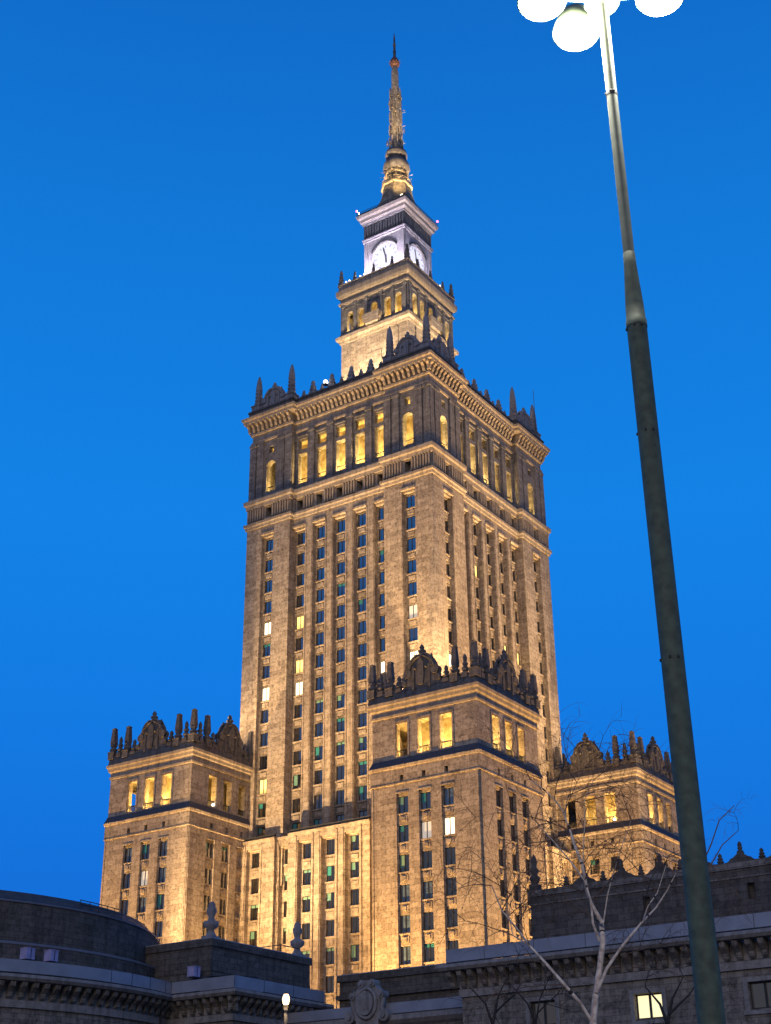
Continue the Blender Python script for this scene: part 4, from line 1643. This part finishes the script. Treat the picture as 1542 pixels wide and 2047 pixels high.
def resample(P, step):
    out_ = [P[0]]
    for a, b in zip(P, P[1:]):
        n = max(1, int((b - a).length / step))
        for k in range(1, n + 1):
            out_.append(a.lerp(b, k / n))
    return out_


def grow(mb, p, d, length, r, level, rng, droop):
    n = 5
    path = [p.copy()]
    dd = d.normalized()
    seg = length / n
    for k in range(n):
        dd = (dd + Vector((rng.uniform(-.15, .15), rng.uniform(-.15, .15), rng.uniform(-.1, .1) - droop * (k / n)))).normalized()
        path.append(path[-1] + dd * seg)
    mb.tube([tuple(q) for q in path], [r * (1 - .75 * k / n) for k in range(n + 1)], 4)
    if level > 0:
        for k in range(1, n + 1):
            for _ in range(rng.choice((1, 1, 2))):
                a = rng.uniform(0, 2 * PI)
                dirv = (path[k] - path[k - 1]).normalized()
                side_ = dirv.orthogonal()
                side_.rotate(Matrix.Rotation(a, 3, dirv))
                grow(mb, path[k], dirv * .75 + side_ * .75 + Vector((0, 0, .1)), length * rng.uniform(.4, .62), r * .58, level - 1, rng, droop * 1.35)


def tree(name, label, base, dist, limbs, seed, bark, twig, wob=.35, dens=1.0, tlen=1.5, droop=.28, tr=.012, skip=.25, group=None):
    rng = random.Random(seed)
    root = tag(empty(name, base), label, 'tree', group)
    tb = MB().use(bark)
    cb = MB().use(twig)
    B = Vector(base)
    for pix, r0, r1, lv in limbs:
        P = limb(pix, dist, wob, rng) if not isinstance(pix[0], Vector) else pix
        P = resample(P, .35)
        n = len(P)
        P = [p + Vector((rng.uniform(-.02, .02), rng.uniform(-.02, .02), 0)) for p in P]
        tb.tube([tuple(p - B) for p in P], [r0 + (r1 - r0) * k / (n - 1) for k in range(n)], 8)
        if bark is BARK_W:
            tb.use(BARK_B)
            for k in range(1, n - 1):
                if rng.random() < .5:
                    rr_ = r0 + (r1 - r0) * k / (n - 1)
                    d = (P[k + 1] - P[k]).normalized()
                    q = P[k] + d * rng.uniform(0, .3)
                    tb.tube([tuple(q - B), tuple(q + d * rng.uniform(.03, .1) - B)], rr_ * 1.03 + .002, 8)
            tb.use(bark)
        for k in range(int(n * skip), n):
            if rng.random() < .62 * dens * lv:
                d = (P[min(k + 1, n - 1)] - P[k - 1]).normalized()
                side_ = d.orthogonal()
                side_.rotate(Matrix.Rotation(rng.uniform(0, 2 * PI), 3, d))
                grow(cb, P[k] - B, d * .6 + side_ * .9 + Vector((0, 0, .25)), tlen * rng.uniform(.5, 1.1), tr, 2, rng, droop)
    tb.build('trunk', bark, root)
    cb.build('crown', twig, root)
    return root


DB = 30.0
b0 = ray_at(1186, 2047, DB)
base = (b0.x, b0.y, 0)
stem = [Vector(base), Vector((b0.x, b0.y, 1.2)), b0]
tree('birch_tree', 'bare pale-barked birch with forking white limbs before the low right wing', base, DB, [
    (stem, 0.1275, 0.0978, 0),
    ([(1186, 2047), (1192, 1990), (1199, 1930), (1205, 1880), (1204, 1846)], 0.0748, 0.0542, .3),
    ([(1204, 1846), (1186, 1812), (1174, 1784), (1165, 1730), (1150, 1690), (1140, 1660), (1128, 1625)], 0.0476, 0.0191, 1),
    ([(1128, 1625), (1110, 1598), (1085, 1575), (1060, 1560)], 0.0190, 0.0076, 1),
    ([(1133, 1640), (1132, 1610), (1136, 1590)], 0.0136, 0.0076, .8),
    ([(1192, 1985), (1215, 1935), (1245, 1890), (1283, 1845), (1310, 1815), (1335, 1780), (1352, 1745)], 0.0374, 0.0115, .5),
    ([(1283, 1845), (1295, 1812), (1315, 1785), (1332, 1730)], 0.0170, 0.0076, .5),
    ([(1199, 1880), (1186, 1845), (1181, 1800), (1168, 1760), (1140, 1720), (1105, 1680), (1070, 1640)], 0.0306, 0.0076, 1),
    ([(1187, 2047), (1160, 2005), (1128, 1968), (1090, 1925), (1060, 1890), (1030, 1855), (1005, 1820), (985, 1770)], 0.0408, 0.0115, .9),
    ([(1060, 1890), (1025, 1870), (1020, 1830), (1022, 1790)], 0.0150, 0.0064, .9),
    ([(1165, 1730), (1168, 1660), (1170, 1600), (1185, 1560)], 0.0136, 0.0064, .8),
    ([(1204, 1850), (1215, 1790), (1240, 1700), (1262, 1640)], 0.0170, 0.0064, .5),
], 3, BARK_W, TWIG, wob=.25, dens=2.0, tlen=2.0, tr=.012, droop=.27)

b1 = ray_at(1425, 2047, 24)
base1 = (b1.x, b1.y, 0)
tree('birch_tree', 'bare birch mostly hidden behind the big lamp pole, thin twigs arching at its right', base1, 24, [
    ([Vector(base1), b1, ray_at(1405, 1900, 24), ray_at(1395, 1780, 24), ray_at(1400, 1700, 24)], .08, .03, 0),
    ([(1400, 1790), (1420, 1730), (1445, 1690), (1475, 1660)], .015, .006, .55),
    ([(1400, 1740), (1420, 1690), (1440, 1640), (1470, 1610)], .014, .006, .55),
], 11, TWIG, TWIG, wob=.1, dens=.6, tlen=.8, tr=.0055, droop=.45, skip=.5)

for i, (px, py, dist, s, lab) in enumerate(((985, 2047, 44, 1.0, 'small dark bare tree below the left end of the right low wing'),
                                            (1335, 2047, 38, 1.1, 'dark bare shrub left of the lit window and pole foot'),
                                            (1070, 2047, 50, .8, 'low dark bare bush between the small tree and the birch'))):
    b = ray_at(px, py, dist)
    bb = (b.x, b.y, 0)
    tree('bare_tree', lab, bb, dist, [
        ([Vector(bb), b], .1 * s, .06 * s, 0),
        ([(px, py), (px - 15, py - 40), (px - 45, py - 75)], .045 * s, .015, 1),
        ([(px, py), (px + 10, py - 50), (px + 30, py - 95)], .05 * s, .012, 1),
        ([(px + 3, py - 20), (px + 45, py - 60), (px + 60, py - 85)], .035 * s, .012, 1),
    ], 21 + i, TWIG_D, TWIG_D, wob=.15, dens=.8, tlen=1.5 * s, tr=.013, droop=.02, skip=.2, group='dark bare trees before the low wing')
